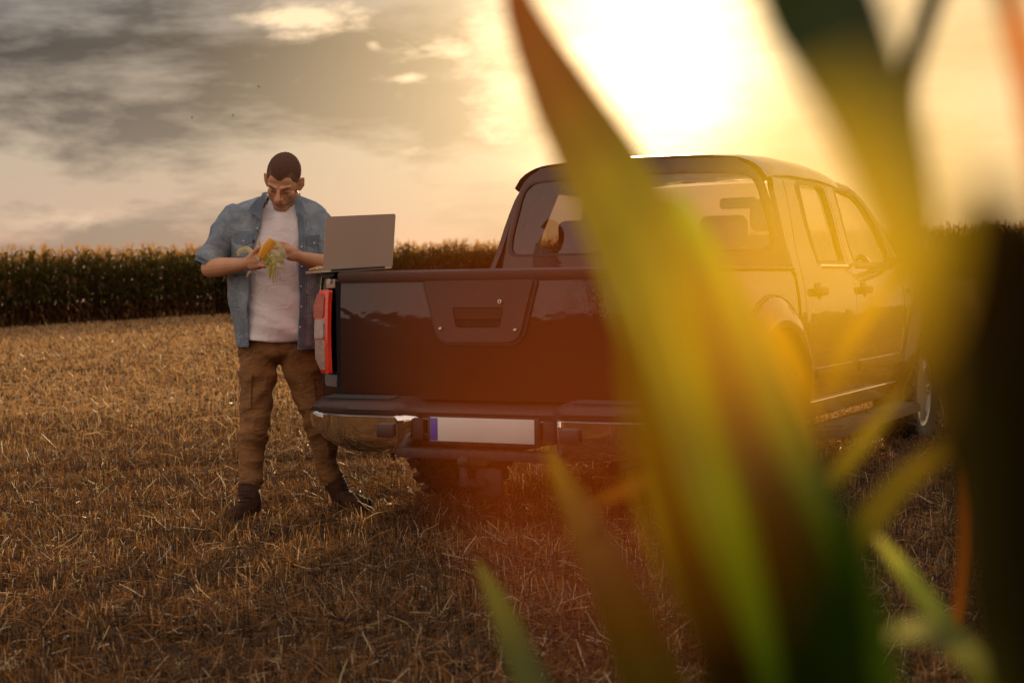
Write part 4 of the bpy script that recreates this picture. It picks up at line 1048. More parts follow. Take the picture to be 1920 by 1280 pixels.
# open denim shirt ---------------------------------------------------------
SH = [(371, 497, 560, .070, .05), (378, 474, 580, .092, .05), (385, 450, 598, .108, .05), (394, 428, 608, .122, .05), (410, 421, 613, .138, .05), (440, 427, 612, .146, .04), (480, 431, 607, .148, .035), (520, 430, 602, .148, .03), (570, 431, 597, .150, .03), (610, 438, 596, .154, .03), (652, 446, 594, .158, .03)]
OL = [(371, 497), (385, 491), (405, 492), (425, 490), (450, 480), (475, 472), (520, 467), (590, 466), (652, 468)]
OR = [(371, 551), (390, 556), (410, 558), (440, 559), (500, 560), (560, 561), (610, 559), (652, 557)]
rings = []; NR = 70; NS = 96
for i in range(NR + 1):
    py = 371 + (652 - 371) * i / NR
    xl, xr, b, dy = interp_tab(SH, py); cx, A = (xl + xr) / 2, (xr - xl) / 2
    ol = interp_tab(OL, py)[0]; orr = interp_tab(OR, py)[0]
    a0 = math.asin(max(-1, min(1, (ol - cx) / A))); a1 = math.asin(max(-1, min(1, (orr - cx) / A)))
    rg = []
    for k in range(NS + 1):
        t = k / NS; a = a0 - t * (2 * math.pi - (a1 - a0))        # left edge -> left side -> back -> right side -> right edge
        px_ = cx + A * math.sin(a); ca = math.cos(a)
        ed = min(t, 1 - t) * NS
        b_ = b + (.012 * math.exp(-ed / 5.0)) * min(1, max(0, (py - 400) / 80))
        hem = (3.0 * math.sin(a * 2.0 + .6) + (2 if ca > 0 else -6)) * max(0, (py - 600) / 52)
        rg.append(P(px_, py + hem, dy - b_ * math.copysign(abs(ca) ** .88, ca)))
    rings.append(rg)
def fold_shell(me, centre, f, use=None):
    co = get_co(me); no = get_no(me); s_ = np.sign(((co - centre) * no)[:, :2].sum(1)); set_co(me, co + no * (s_ * f(co))[:, None])
CT = np.array([-1.135, 7.95, 0])
mb = MB().loft(rings, False); sh = mb.mesh('denim_shirt', True, 0)
def shf(co):
    lowz = np.clip((1.35 - co[:, 2]) / .5, 0, 1)
    return .014 * lowz * fnoise(co, 13, 7, 1.8, 4.4) + .012 * ridged(co + co[:, [2, 0, 1]] * .3, 6, 5, 5, 1.9) * (1 - .4 * lowz) + .003 * fnoise(co, 25, 25, 18, 8)
fold_shell(sh, CT, shf); sh.materials.append(M['denim'])
sho = link('denim_shirt', sh, man); sm = sho.modifiers.new('solid', 'SOLIDIFY'); sm.thickness = .005; sm.offset = 0
bvh_sh = BVHTree.FromPolygons([v.co.copy() for v in sh.vertices], [tuple(p.vertices) for p in sh.polygons])
CO = Vector((0, 0, CAM_H))
def on_shirt(px, py, off=.004, tree=None):
    d = (W(px, py, 8) - CO).normalized(); h = (tree or bvh_sh).ray_cast(CO, d)
    return (h[0] - d * off) if h[0] else P(px, py, -.12)
def patch(poly, name, m, off=.003, thick=.004, tree=None, n=8, parent=None, rad=0):
    if rad: poly = rounded(poly, rad)
    xs_ = [p[0] for p in poly]; ys_ = [p[1] for p in poly]
    bm = panel(poly, [], lambda a, b: on_shirt(a, b, off, tree), thick, [min(xs_) + (max(xs_) - min(xs_)) * i / n for i in range(1, n)], [min(ys_) + (max(ys_) - min(ys_)) * i / n for i in range(1, n)], (0, -1, 0))
    return MB().addbm(bm).build(name, m, parent or man, sharp=50)
def seam(pts, name='seam', m=None, r_=.0014, tree=None, off=.002, parent=None):
    out = []
    for (a, b) in zip(pts[:-1], pts[1:]):
        for k in range(6): out.append(on_shirt(a[0] + (b[0] - a[0]) * k / 6, a[1] + (b[1] - a[1]) * k / 6, off, tree))
    out.append(on_shirt(*pts[-1], off, tree))
    return MB().tube(out, r_, 5).build(name, m or M['stitch'], parent or sho)
# plackets, yoke seams, pockets, buttons
patch([(559, 402), (569, 404), (571, 440), (571.5, 500), (573, 560), (571, 648), (559, 651), (562, 560), (561, 500), (560, 440)], 'placket', M['denim_dark'], .003, .003, parent=sho, n=14)
patch([(488, 425), (479, 452), (472, 474), (468, 490), (461, 488), (465, 470), (472, 446), (480, 424)], 'placket', M['denim_dark'], .003, .003, parent=sho, n=8)
seam([(573, 410), (574, 500), (575, 560), (573, 648)]); seam([(437, 436), (473, 434)]); seam([(561, 447), (600, 442)])
for (x0, x1, y0) in ((439, 474, 437), (576, 602, 441)):
    fl = patch([(x0, y0), (x1, y0), (x1, y0 + 17), ((x0 + x1) / 2, y0 + 23), (x0, y0 + 17)], 'pocket_flap', M['denim_dark'], .006, .004, parent=sho, rad=1.5)
    patch([(x0 + 1, y0 + 12), (x1 - 1, y0 + 12), (x1 - 1, y0 + 55), ((x0 + x1) / 2, y0 + 60), (x0 + 1, y0 + 55)], 'pocket', M['denim'], .002, .004, parent=sho, rad=1.5)
    c_ = on_shirt((x0 + x1) / 2, y0 + 15, .013); MB().ell(c_, (.0055, .003, .0055)).build('button', M['stud'], sho)
for (x, y) in ((565.5, 463), (566, 500), (564.5, 537), (565, 575), (563, 613), (482, 428)):
    MB().ell(on_shirt(x, y, .009), (.005, .003, .005)).build('button', M['stud'], sho)
for (x, y) in ((464, 645), (592, 648)): pass
seam([(446, 648), (456, 650), (466, 650)]); seam([(559, 649), (575, 650), (592, 649)])
# collar
rings = []
for k in range(33):
    t = k / 32; a = R(-158 + 0) * 0 + (math.pi - (math.pi * .80)) * 0
    a = R(-52) - t * R(256)                                     # from the left front round the back to the right front
    sa, ca = math.sin(a), math.cos(a); f = max(0, ca)
    cxp_, A1, A2 = 527, 31 - 3 * f, 39 + 6 * f
    top = P(cxp_ + A1 * sa, 358 + 16 * f + 2 * (1 - f), .03 - .085 * ca)
    mid = P(cxp_ + (A1 + 5) * sa, 360 + 16 * f + 2, .03 - .098 * ca)
    bot = P(cxp_ + A2 * sa, 381 + 17 * f ** 1.5, .04 - .125 * ca)
    inn = P(cxp_ + (A1 - 1) * sa, 380, .03 - .080 * ca)
    rings.append([inn, top, mid, bot])
cl = MB().loft(rings, False).build('collar', M['denim'], sho, sharp=0); sm = cl.modifiers.new('solid', 'SOLIDIFY'); sm.thickness = .005
for pts, nm in (([(498, 361), (478, 376), (463, 397), (476, 402), (489, 412), (492, 396)], 'collar'), ([(553, 366), (566, 378), (572, 394), (562, 398), (556, 406), (553, 388)], 'collar')):
    bm = panel(rounded(pts, 2), [], lambda a, b: P(a, b, -.085 - .035 * (b - 360) / 45), .006, dirn=(0, 1, 0)); MB().addbm(bm).build('collar_point', M['denim_dark'], sho)

def sleeve(a, b, prof, seed, name='sleeve'):
    """prof: list of (t, radius, flatten)"""
    a, b = Vector(a), Vector(b); ax = (b - a); t_ = ax.normalized(); u = Vector((0, 1, 0)).cross(t_).normalized(); w_ = t_.cross(u)
    rg = []
    for t, r_ in prof: rg.append([a + ax * t + (u * math.cos(2 * math.pi * k / 40) + w_ * math.sin(2 * math.pi * k / 40)) * r_ for k in range(40)])
    # resample
    fine = []
    for i in range(len(rg) - 1):
        for s_ in range(5): fine.append([p.lerp(q, s_ / 5) for p, q in zip(rg[i], rg[i + 1])])
    fine.append(rg[-1])
    mb = MB().loft(fine, True, False); me = mb.mesh(name, True, 0)
    co = get_co(me); no = get_no(me); c0 = np.array(a); d = np.array(t_); rel = co - c0; rad = rel - (rel @ d)[:, None] * d
    s_ = np.sign((rad * no).sum(1)); f = .014 * ridged(co + co[:, [2, 1, 0]] * .4, 6, 6, 8, seed) + .004 * fnoise(co, 22, 20, 16, seed + 3)
    set_co(me, co + no * (s_ * f)[:, None]); me.materials.append(M['denim'])
    o = link(name, me, sho); o.location = (0, 0, 0); sm = o.modifiers.new('solid', 'SOLIDIFY'); sm.thickness = .005
    return o

sA, sB = P(446, 402, .05), P(389, 498, .0)
sleeve(sA, sB, [(-.10, .015), (-.07, .042), (0, .060), (.2, .073), (.45, .071), (.75, .068), (.97, .068)], 2.0)
sleeve(P(585, 400, .05), P(627, 492, .0), [(-.10, .02), (-.07, .045), (0, .062), (.2, .074), (.45, .075), (.75, .072), (.97, .070)], 5.0)
def cuff(a, b, t0, t1, r0, r1):
    a, b = Vector(a), Vector(b); ax = b - a; t_ = ax.normalized(); u = Vector((0, 1, 0)).cross(t_).normalized(); w_ = t_.cross(u); rg = []
    for t, r_ in ((t0, r0 - .008), (t0, r0), ((t0 + t1) / 2, (r0 + r1) / 2 + .003), (t1, r1), (t1, r1 - .010), ((t0 + t1) / 2, r1 - .014)):
        rg.append([a + ax * t + (u * math.cos(2 * math.pi * k / 32) + w_ * math.sin(2 * math.pi * k / 32)) * (r_ + .003 * math.sin(k * .9)) for k in range(32)])
    MB().loft(rg, True, False).build('rolled_cuff', M['denim_dark'], sho)
cuff(sA, sB, .84, 1.03, .071, .069)
cuff(P(585, 400, .05), P(627, 492, .0), .84, 1.02, .075, .072)

# trousers ---------------------------------------------------------------
mb = MB()
def leg(pts):
    for i in range(len(pts) - 1):
        (xa, ya, da, ra), (xb, yb, db, rb_) = pts[i], pts[i + 1]; mb.cap(P(xa, ya, da), P(xb, yb, db), ra, rb_, 20)
leg([(484, 655, .03, .098), (484, 700, .03, .096), (481, 750, .02, .084), (478, 800, .005, .072), (472, 840, .01, .064), (471, 880, .01, .061), (471, 897, .0, .056)])
leg([(556, 655, .03, .098), (570, 700, .04, .094), (587, 750, .06, .084), (602, 800, .08, .072), (610, 840, .10, .064), (615, 870, .12, .059), (620, 890, .125, .053)])
mb.ell(P(519, 640, .03), (.190, .120, .115)); mb.cap(P(486, 625, .03), P(552, 625, .03), .10, .10); mb.ell(P(521, 655, .01), (.10, .10, .06))
tr = remesh_apply(mb, 'trousers', .006, 6, .5)
co = get_co(tr); no = get_no(tr)
px_ = 960 + co[:, 0] / co[:, 1] * 3000; py_ = 558 - (co[:, 2] - CAM_H) / co[:, 1] * 3000
def band(c, w_): return np.exp(-((py_ - c) / w_) ** 2)
amp = .35 + 1.1 * band(880, 24) + .8 * band(775, 38) + .5 * band(665, 22)
f = .014 * amp * (ridged(co + co[:, [2, 0, 1]] * .25, 4.5, 4.5, 14, 3.3) - .3) + .010 * ridged(co + co[:, [2, 0, 1]] * .6, 7, 7, 7, 9.1) + .0025 * fnoise(co, 40, 40, 40, 1)
diag = np.sin((co[:, 2] * 52 + np.abs(co[:, 0] + 1.14) * 60)) * .004 * band(715, 40)
f -= .008
set_co(tr, co + no * (f + diag)[:, None]); tr.materials.append(M['trouser'])
tro = link('trousers', tr, man)
bvh_tr = BVHTree.FromPolygons([v.co.copy() for v in tr.vertices], [tuple(p.vertices) for p in tr.polygons])
for (x, y, dy, r_) in ((470, 906, -.005, .052), (622, 898, .125, .050)):
    rg = []
    for j, (t, q) in enumerate(((0, 1.0), (.15, 1.10), (.5, 1.03), (.85, 1.06), (1, .96))):
        rg.append([P(x, y - 9 + 19 * t, dy) + Vector((math.cos(2 * math.pi * k / 36), math.sin(2 * math.pi * k / 36), 0)) * r_ * q * (1 + .02 * math.sin(k * 2.6)) for k in range(36)])
    MB().loft(rg, True, False).build('trouser_cuff', M['trouser'], tro)
def tpatch(poly, name, off, thick, rad=2): return patch(poly, name, M['trouser'], off, thick, bvh_tr, 8, tro, rad)
tpatch([(453, 701), (472, 704), (471, 766), (462, 766), (454, 752)], 'cargo_pocket', -.002, .012, 2)
tpatch([(452.5, 696), (473, 700), (472, 716), (453, 712)], 'pocket_flap', .004, .012, 1.5)
tpatch([(572, 700), (588, 697), (594, 762), (580, 766)], 'cargo_pocket', -.004, .018, 2)
def tseam(pts): seam(pts, 'seam', M['trouser'], .0022, bvh_tr, .001, tro)
tseam([(523, 640), (522, 655), (525, 670)]); tseam([(452, 655), (462, 668), (476, 652)]); tseam([(592, 655), (580, 668), (566, 652)])
tseam([(455, 770), (480, 764), (505, 768)]); tseam([(460, 802), (480, 808), (498, 800)])

# boots -------------------------------------------------------------------
def boot(ank, toe, heel, nm='boot'):
    """ank: point at top of shaft; toe/heel points on the ground"""
    ank, toe, heel = Vector(ank), Vector(toe), Vector(heel)
    d = (toe - heel); d.z = 0; d.normalize(); gz = heel.z
    mb = MB()
    ab = Vector((heel.x, heel.y, gz)) + d * .055
    mb.cap(ank, ab + Vector((0, 0, .10)), .052, .050, 18); mb.cap(ab + Vector((0, 0, .10)), ab + Vector((0, 0, .055)) - d * .01, .050, .043, 18)
    mb.cap(ab + Vector((0, 0, .085)), ab + d * .09 + Vector((0, 0, .062)), .046, .043, 18)
    mb.cap(ab + d * .09 + Vector((0, 0, .060)), ab + d * .165 + Vector((0, 0, .050)), .045, .040, 18)
    mb.ell(ab + d * .185 + Vector((0, 0, .048)), (.048, .048, .037)); mb.cap(ab - d * .02 + Vector((0, 0, .05)), ab + d * .16 + Vector((0, 0, .036)), .040, .040, 18)
    me = remesh_apply(mb, nm, .005, 5, .5)
    co = get_co(me); no = get_no(me)
    set_co(me, co + no * (.003 * ridged(co, 16, 16, 22, 2.2))[:, None]); me.materials.append(M['boot'])
    b = link(nm, me, man)
    s = Vector((-d.y, d.x, 0)); mb = MB(); rg = []
    outline = [(-.045, .0), (-.038, .030), (.0, .036), (.06, .034), (.11, .042), (.16, .047), (.20, .042), (.228, .024), (.236, 0)]
    pts = [(a, w_) for a, w_ in outline] + [(a, -w_) for a, w_ in reversed(outline[1:-1])]
    for h_, k in ((.0, .97), (.014, 1.0), (.024, .98)): rg.append([ab + d * (.10 + (a - .10) * k) + s * (w_ * k * 1.05) + Vector((0, 0, h_ - .002)) for a, w_ in pts])
    mb.loft(rg, True, True); so = mb.build('sole', M['sole'], b)
    for i in range(6):
        c = ab + d * (.035 + .018 * i) + Vector((0, 0, .205 - .019 * i - (.0 if i < 3 else .012 * (i - 2))))
        if i < 3: c = ab + d * (.048 + .002 * i) + Vector((0, 0, .18 - .03 * i))
        MB().tube([c - s * .030 - d * .006, c + d * .006 + Vector((0, 0, .004)), c + s * .030 - d * .006], .0032, 6).build('lace', M['lace'], b)
    return b
g1 = W(462, 990, 7.74); g1.z = 0.015
boot(P(466, 915, -.01), Vector((-1.40, 7.50, .012)), Vector((-1.285, 7.86, .012)))
boot(P(628, 905, .12), Vector((-.70, 7.80, .012)), Vector((-.925, 8.03, .012)))

# ------------------------------------------------------------------ the ear of corn he peels
M['kernel'] = mat('corn_kernel', (.95, .40, .015), rough=.35, coat=.3, col2=(.95, .50, .03), vscale=60, transl=.15)
M['husk'] = mat('corn_husk', (.62, .54, .24), rough=.6, col2=(.72, .64, .36), vscale=20, transl=.4, bump=.4, bscale=120)
M['husk_green'] = mat('green_husk', (.50, .46, .09), rough=.6, col2=(.64, .56, .18), vscale=20, transl=.4, bump=.4, bscale=120)
M['silk'] = mat('corn_silk', (.45, .20, .05), rough=.7)
c0, c1 = P(491, 484, -.355), P(512, 449, -.350)
cob = empty('corn_cob', c0, world=True, category='ear of corn', label='yellow ear of corn half out of its husk held in the man\'s hands')
ax = c1 - c0; axn = ax.normalized(); uu = axn.cross(Vector((0, 1, 0))).normalized(); vv = axn.cross(uu); Lc = ax.length
def crad(t): return .0235 * (1 - max(0, t - .45) ** 1.8 * 1.1) * min(1, .75 + t)
MB().tube([c0 + ax * t for t in np.linspace(0, 1, 9)], [crad(t) * .88 for t in np.linspace(0, 1, 9)], 16).build('core', M['kernel'], cob)
mk = MB()
for rr_ in range(14):
    for j in range(24):
        t = (j + .5 + (rr_ % 2) * .5) / 25; a = 2 * math.pi * rr_ / 14 + .15 * t
        p = c0 + ax * t + (uu * math.cos(a) + vv * math.sin(a)) * crad(t)
        mk.ell(p, (.0042, .0042, .0042), None, 6, 4)
mk.build('kernels', M['kernel'], cob, kind='stuff')
def blade(pts, ws, m, name, parent, wav=.0, crease=.25, nseg=24, ncross=5, side=None, th=0):
    """curved leaf blade through the points, widths along it"""
    pts = [Vector(p) for p in pts]; n = len(pts); out = []
    def cr(t):
        i = min(int(t * (n - 1)), n - 2); u = t * (n - 1) - i
        p0 = pts[max(i - 1, 0)]; p1 = pts[i]; p2 = pts[i + 1]; p3 = pts[min(i + 2, n - 1)]
        return .5 * ((2 * p1) + (p2 - p0) * u + (2 * p0 - 5 * p1 + 4 * p2 - p3) * u * u + (-p0 + 3 * p1 - 3 * p2 + p3) * u ** 3)
    rings = []
    for k in range(nseg + 1):
        t = k / nseg; p = cr(t); tg = (cr(min(1, t + .01)) - cr(max(0, t - .01))).normalized()
        sd_ = (side(t) if side else Vector((0, 1, 0))); s = tg.cross(sd_)
        if s.length < 1e-4: s = tg.cross(Vector((1, 0, 0)))
        s.normalize(); nn = s.cross(tg).normalized(); w_ = float(np.interp(t, np.linspace(0, 1, len(ws)), ws)) * .5
        rings.append([p + s * (w_ * u) + nn * (w_ * crease * abs(u) + wav * w_ * math.sin(t * 23 + u * 2) * abs(u)) for u in np.linspace(-1, 1, ncross)])
    return rings
def husk(pts, ws, m='husk'):
    rg = blade([P(*q) for q in pts], ws, None, '', None, wav=.3, crease=.35, nseg=16)
    o = MB().loft(rg, False).build('husk_leaf', M[m], cob, sharp=0); return o
husk([(494, 484, -.36), (503, 490, -.372), (507, 502, -.37), (505, 515, -.365), (508, 520, -.36)], [.020, .030, .026, .016, .004], 'husk_green')
husk([(508, 470, -.375), (520, 478, -.385), (528, 490, -.38), (533, 493, -.37)], [.020, .034, .030, .012], 'husk')
husk([(510, 480, -.375), (516, 492, -.385), (513, 506, -.38), (511, 520, -.375), (514, 533, -.37)], [.018, .026, .018, .010, .003], 'husk_green')
husk([(514, 490, -.38), (523, 500, -.385), (531, 504, -.38), (538, 514, -.375)], [.014, .018, .010, .003], 'husk')
husk([(517, 452, -.365), (524, 462, -.375), (530, 474, -.375), (535, 486, -.365)], [.010, .022, .030, .022], 'husk')
husk([(486, 487, -.34), (474, 474, -.30), (462, 467, -.28), (449, 471, -.27), (446, 480, -.27)], [.012, .018, .030, .024, .006], 'husk')
husk([(500, 474, -.378), (504, 482, -.382), (500, 492, -.378), (497, 500, -.37)], [.014, .022, .020, .008], 'husk_green')
husk([(470, 508, -.30), (466, 512, -.30), (462, 520, -.29)], [.010, .012, .003], 'husk')
husk([(488, 464, -.32), (486, 457, -.32), (487, 451, -.32)], [.010, .010, .002], 'husk_green')
for k in range(5): MB().tube([P(508 + 3 * k, 498, -.37), P(507 + 5 * k, 512 + 3 * k, -.37), P(504 + 7 * k, 524 + 4 * (k % 3), -.365)], .0012, 4).build('silk_thread', M['silk'], cob)

# ------------------------------------------------------------------ laptop on the corner of the truck bed
hl = W(606, 511.5, 7.40); hr = W(736, 503.5, 7.56); hd = (hr - hl); hw_ = hd.length; hd.normalize()
bk = Vector((-hd.y, hd.x, 0)).normalized(); upv = Vector((0, 0, 1))
lap = empty('laptop', hl, world=True, category='laptop', label='open silver laptop standing on the corner of the truck bed with its lid toward us')
def lap_plane(o, ux, uy, thick, nrm, w_, h_, rad, name, m, par):
    bm = panel(rounded([(0, 0), (w_, 0), (w_, h_), (0, h_)], rad), [], lambda a, b: o + ux * a + uy * b, thick, dirn=nrm); return MB().addbm(bm).build(name, m, par)
tilt = (upv * math.cos(R(14)) - bk * math.sin(R(14))); nrm = hd.cross(tilt)
base = lap_plane(hl + upv * .002, hd, bk, .013, upv, hw_, .245, [.012] * 4, 'base', M['alu'], lap)
lap_plane(hl + upv * .0155 + hd * .03 + bk * .02, hd, bk, .002, upv, hw_ - .06, .11, .003, 'keyboard', M['keys'], base)
lid = lap_plane(hl + upv * .012 - bk * .002, hd, tilt, .006, bk, hw_, .250, [.003, .003, .013, .013], 'lid', M['alu'], lap)
lap_plane(hl + upv * .022 + bk * .0065 + hd * .008, hd, tilt, .001, bk, hw_ - .016, .225, .004, 'screen', M['keys'], lid)
MB().tube([hl + upv * .010 + hd * .04, hr + upv * .010 - hd * .04], .006, 8).build('hinge', M['keys'], lap)
kp = empty('kernel_heap', hl, world=True, category='corn kernels', label='small heap of pale corn kernels on the laptop beside its raised lid', kind='thing')
mk = MB(); rk = random.Random(4); cc = hl + bk * .150 + hd * .035 + upv * .017
for k in range(90):
    a = rk.random() * 6.28; q = rk.random() ** .7; x_ = q * .050 * math.cos(a); y_ = q * .026 * math.sin(a)
    mk.ell(cc + hd * x_ + bk * y_ + upv * (.003 + .014 * (1 - q) * rk.random()), (.0048, .004, .0034), (rk.random() * 3, rk.random() * 3, 0), 7, 5)
M['pale_kernel'] = mat('pale_kernel', (.80, .66, .36), rough=.4, col2=(.85, .50, .12), vscale=40)
mk.build('kernels', M['pale_kernel'], kp, kind='stuff')

# ------------------------------------------------------------------ three birds far off
M['bird'] = mat('bird_feathers', (.03, .03, .03), rough=.9)
for i, (x, y, lab) in enumerate(((485, 163, 'tiny dark bird, highest of the three in the grey clouds'), (437, 217, 'tiny dark bird, middle one of the three in the grey clouds'), (360, 221, 'tiny dark bird, leftmost of the three in the grey clouds'))):
    c = W(x, y, 120); b = empty('bird', c, world=True, category='bird', label=lab, group='birds over the field')
    MB().ell(c, (.09, .03, .03)).build('body', M['bird'], b)
    for q in (-1, 1): MB().loft([[c + Vector((-.05, 0, .01)), c + Vector((.05, 0, .01))], [c + Vector((-.03, q * .09, .08)), c + Vector((.04, q * .09, .08))], [c + Vector((-.04, q * .20, .06)), c + Vector((-.01, q * .20, .06))]], False).build('wing', M['bird'], b)

# ------------------------------------------------------------------ corn the camera looks through, and the crop behind it
r = random.Random(15); pts = []
for row in range(0, 9):
    x = -9.0
    while x < 9: pts.append((x, -1.0 - row * .72 + r.uniform(-.08, .08))); x += r.uniform(.15, .22)
corn_mass('corn_crop', pts, 16, 1.0, 'standing corn crop behind the viewer at the near edge of the field')

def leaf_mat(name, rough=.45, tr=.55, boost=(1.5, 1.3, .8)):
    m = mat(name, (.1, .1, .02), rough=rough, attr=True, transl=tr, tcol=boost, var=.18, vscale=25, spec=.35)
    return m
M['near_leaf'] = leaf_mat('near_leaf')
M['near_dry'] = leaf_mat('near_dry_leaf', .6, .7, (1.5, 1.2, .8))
M['near_stalk'] = mat('near_stalk', (.05, .075, .015), rough=.5, var=.3, vscale=10)
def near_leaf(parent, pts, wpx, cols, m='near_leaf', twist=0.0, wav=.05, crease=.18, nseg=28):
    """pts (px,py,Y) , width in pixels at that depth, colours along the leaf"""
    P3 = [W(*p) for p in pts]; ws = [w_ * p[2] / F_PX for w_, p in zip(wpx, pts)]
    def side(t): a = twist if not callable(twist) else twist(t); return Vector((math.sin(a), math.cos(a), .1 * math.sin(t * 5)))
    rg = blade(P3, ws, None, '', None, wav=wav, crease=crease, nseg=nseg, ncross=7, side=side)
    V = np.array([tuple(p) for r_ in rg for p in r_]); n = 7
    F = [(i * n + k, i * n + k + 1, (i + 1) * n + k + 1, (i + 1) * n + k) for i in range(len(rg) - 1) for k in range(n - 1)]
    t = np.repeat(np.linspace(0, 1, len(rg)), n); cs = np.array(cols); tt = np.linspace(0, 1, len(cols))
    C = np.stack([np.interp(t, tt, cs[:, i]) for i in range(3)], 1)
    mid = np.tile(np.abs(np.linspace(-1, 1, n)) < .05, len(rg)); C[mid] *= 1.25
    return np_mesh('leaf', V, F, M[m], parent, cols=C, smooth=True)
def stalk(parent, x, y, h, r0=.012):
    pts = [(x + .01 * math.sin(z * 3), y + .01 * math.cos(z * 2), z) for z in np.linspace(0, h, 12)]
    rr = [r0 * (1 - .45 * i / 11) * (1.12 if i % 3 == 0 else 1) for i in range(12)]
    MB().tube(pts, rr, 12).build('stalk', M['near_stalk'], parent)
cp1 = empty('corn_plant', (.205, .52, 0), world=True, category='corn plant', label='nearest corn plant, blurred dark leaves filling the right side before the truck')
stalk(cp1, .205, .52, 1.55, .013)
cp2 = empty('corn_plant', (.13, .66, 0), world=True, category='corn plant', label='near corn plant whose broad blurred leaf rises diagonally in front of the truck cab')
stalk(cp2, .135, .66, .84, .013)
cp3 = empty('corn_plant', (.07, .92, 0), world=True, category='corn plant', label='low near corn plant with leaf tips reaching up below the number plate')
stalk(cp3, .09, .92, .70, .011)
cp4 = empty('corn_plant', (.27, .95, 0), world=True, category='corn plant', label='near corn plant with bent thin leaves low in front of the front wheel')
stalk(cp4, .285, .95, .80, .011)
# plant 2: the big diagonal leaf and its green companion
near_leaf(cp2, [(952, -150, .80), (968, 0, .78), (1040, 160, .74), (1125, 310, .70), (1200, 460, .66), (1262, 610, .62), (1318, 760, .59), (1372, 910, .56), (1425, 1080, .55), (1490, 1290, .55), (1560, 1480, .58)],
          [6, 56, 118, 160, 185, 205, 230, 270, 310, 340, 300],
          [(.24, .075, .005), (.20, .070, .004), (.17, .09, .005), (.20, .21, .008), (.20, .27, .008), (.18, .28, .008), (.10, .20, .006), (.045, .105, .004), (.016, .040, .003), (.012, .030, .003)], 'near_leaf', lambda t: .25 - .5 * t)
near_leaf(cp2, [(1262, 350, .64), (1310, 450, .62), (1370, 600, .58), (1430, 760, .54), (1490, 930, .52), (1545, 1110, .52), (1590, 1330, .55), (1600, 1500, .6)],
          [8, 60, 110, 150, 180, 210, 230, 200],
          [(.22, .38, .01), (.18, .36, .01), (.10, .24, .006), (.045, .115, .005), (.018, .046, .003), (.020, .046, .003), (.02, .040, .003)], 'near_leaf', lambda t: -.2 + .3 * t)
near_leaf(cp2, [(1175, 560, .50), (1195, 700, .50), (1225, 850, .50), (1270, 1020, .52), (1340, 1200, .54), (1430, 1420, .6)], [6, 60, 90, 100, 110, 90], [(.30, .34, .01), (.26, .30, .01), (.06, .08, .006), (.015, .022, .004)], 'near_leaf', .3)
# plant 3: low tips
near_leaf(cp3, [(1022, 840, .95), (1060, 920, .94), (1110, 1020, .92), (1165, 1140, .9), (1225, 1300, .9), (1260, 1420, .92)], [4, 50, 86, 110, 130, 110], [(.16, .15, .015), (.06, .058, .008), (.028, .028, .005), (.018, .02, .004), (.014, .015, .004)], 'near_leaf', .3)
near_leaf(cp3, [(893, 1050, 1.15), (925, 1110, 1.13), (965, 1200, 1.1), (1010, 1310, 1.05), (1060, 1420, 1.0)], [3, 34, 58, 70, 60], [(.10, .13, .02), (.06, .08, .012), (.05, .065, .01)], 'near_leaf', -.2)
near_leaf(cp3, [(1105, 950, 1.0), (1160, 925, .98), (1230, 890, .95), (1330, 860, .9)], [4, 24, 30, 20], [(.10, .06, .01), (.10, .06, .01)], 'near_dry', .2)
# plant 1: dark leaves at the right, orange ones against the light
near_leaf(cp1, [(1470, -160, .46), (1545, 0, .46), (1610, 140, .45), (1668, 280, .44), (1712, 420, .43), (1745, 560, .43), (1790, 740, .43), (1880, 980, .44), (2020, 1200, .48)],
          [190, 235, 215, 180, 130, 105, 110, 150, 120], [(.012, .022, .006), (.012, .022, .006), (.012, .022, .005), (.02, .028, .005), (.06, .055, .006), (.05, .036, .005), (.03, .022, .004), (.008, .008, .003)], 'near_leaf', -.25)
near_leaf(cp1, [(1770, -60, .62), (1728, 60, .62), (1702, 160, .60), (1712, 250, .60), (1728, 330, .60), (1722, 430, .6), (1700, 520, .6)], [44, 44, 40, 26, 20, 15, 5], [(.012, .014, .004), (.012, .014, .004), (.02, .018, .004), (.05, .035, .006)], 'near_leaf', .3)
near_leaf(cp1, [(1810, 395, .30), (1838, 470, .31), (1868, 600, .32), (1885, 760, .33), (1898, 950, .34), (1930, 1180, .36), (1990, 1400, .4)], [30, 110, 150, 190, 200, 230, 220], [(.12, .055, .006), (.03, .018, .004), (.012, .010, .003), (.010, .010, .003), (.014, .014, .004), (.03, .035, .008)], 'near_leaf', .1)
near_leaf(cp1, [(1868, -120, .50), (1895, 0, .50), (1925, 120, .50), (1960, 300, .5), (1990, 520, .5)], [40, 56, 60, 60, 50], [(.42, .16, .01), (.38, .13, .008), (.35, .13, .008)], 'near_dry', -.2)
near_leaf(cp1, [(1800, 330, .26), (1880, 440, .26), (1935, 620, .27), (1950, 850, .28), (1960, 1100, .3), (1990, 1400, .34)], [10, 130, 190, 210, 220, 200], [(.10, .05, .005), (.02, .012, .003), (.010, .008, .003), (.012, .010, .003), (.02, .022, .006)], 'near_leaf', -.1)
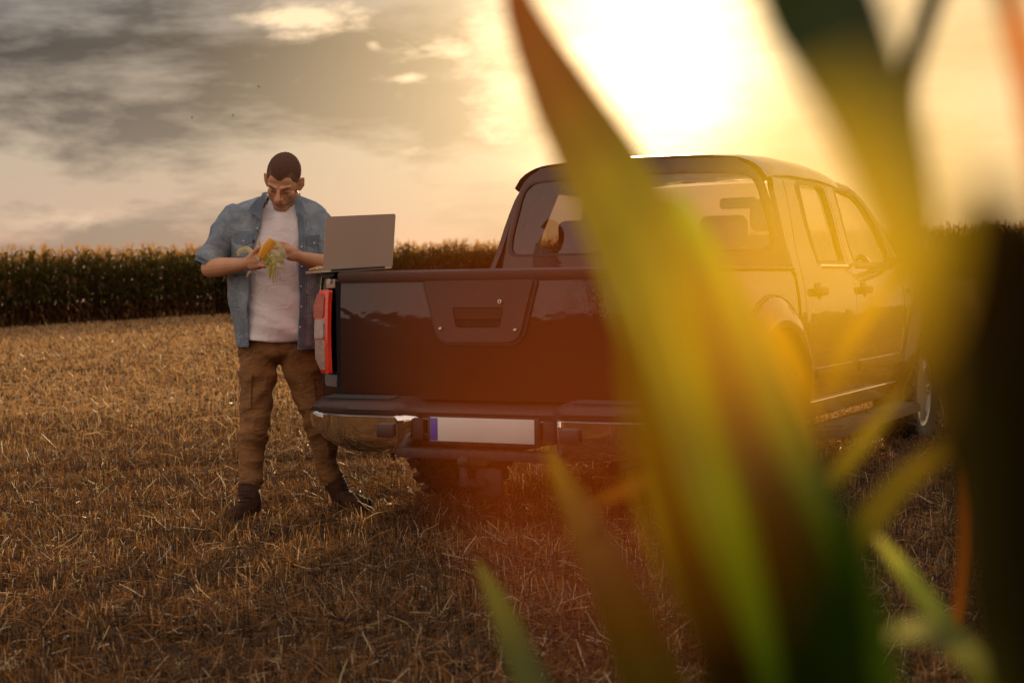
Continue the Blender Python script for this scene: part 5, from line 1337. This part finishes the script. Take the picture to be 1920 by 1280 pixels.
# plant 4: thin bent leaves near the ground at the right
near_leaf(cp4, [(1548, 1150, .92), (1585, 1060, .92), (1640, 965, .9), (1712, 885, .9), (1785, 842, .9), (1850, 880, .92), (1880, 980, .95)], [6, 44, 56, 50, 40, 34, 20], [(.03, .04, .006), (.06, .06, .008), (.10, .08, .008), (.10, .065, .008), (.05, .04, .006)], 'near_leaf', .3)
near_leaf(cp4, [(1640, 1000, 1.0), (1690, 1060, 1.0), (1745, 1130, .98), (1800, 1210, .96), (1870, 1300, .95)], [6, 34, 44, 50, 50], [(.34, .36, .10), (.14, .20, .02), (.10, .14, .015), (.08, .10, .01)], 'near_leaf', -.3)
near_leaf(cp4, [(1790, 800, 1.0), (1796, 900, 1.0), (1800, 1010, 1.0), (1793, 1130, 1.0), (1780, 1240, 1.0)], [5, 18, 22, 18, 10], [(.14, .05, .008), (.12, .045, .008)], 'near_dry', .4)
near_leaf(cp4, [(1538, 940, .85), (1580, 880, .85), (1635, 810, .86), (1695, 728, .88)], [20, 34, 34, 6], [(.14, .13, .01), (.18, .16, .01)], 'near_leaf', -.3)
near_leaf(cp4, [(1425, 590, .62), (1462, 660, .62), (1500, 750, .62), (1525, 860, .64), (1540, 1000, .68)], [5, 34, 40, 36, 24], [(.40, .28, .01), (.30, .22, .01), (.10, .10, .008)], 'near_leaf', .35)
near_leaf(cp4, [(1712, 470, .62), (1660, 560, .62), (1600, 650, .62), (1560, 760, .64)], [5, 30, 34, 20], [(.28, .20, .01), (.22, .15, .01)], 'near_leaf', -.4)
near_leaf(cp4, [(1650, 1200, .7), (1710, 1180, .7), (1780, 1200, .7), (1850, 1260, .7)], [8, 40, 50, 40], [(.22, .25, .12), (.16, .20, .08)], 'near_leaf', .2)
# added blades almost touching the lens, blurring into a veil that imitates lens flare
lens_veil = empty('corn_plant', (.075, .16, 0), world=True, category='corn plant', label='added stalk and blades right at the lens, a golden and orange veil imitating lens flare')
stalk(lens_veil, .085, .16, .86, .010)
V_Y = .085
near_leaf(lens_veil, [(1650, 260, V_Y), (1590, 350, V_Y), (1530, 440, V_Y), (1490, 540, V_Y), (1480, 640, V_Y), (1480, 710, V_Y)], [10, 160, 260, 260, 120, 8], [(.85, .80, .06), (.85, .78, .05), (.85, .66, .03), (.75, .46, .015), (.5, .25, .008)], 'near_dry', .3)
near_leaf(lens_veil, [(1230, 1080, .058), (1200, 900, .058), (1130, 740, .055), (1070, 600, .055), (1030, 500, .055)], [8, 150, 210, 150, 8], [(.30, .06, .004), (.38, .085, .005), (.42, .11, .006), (.45, .15, .008)], 'near_dry', -.3)
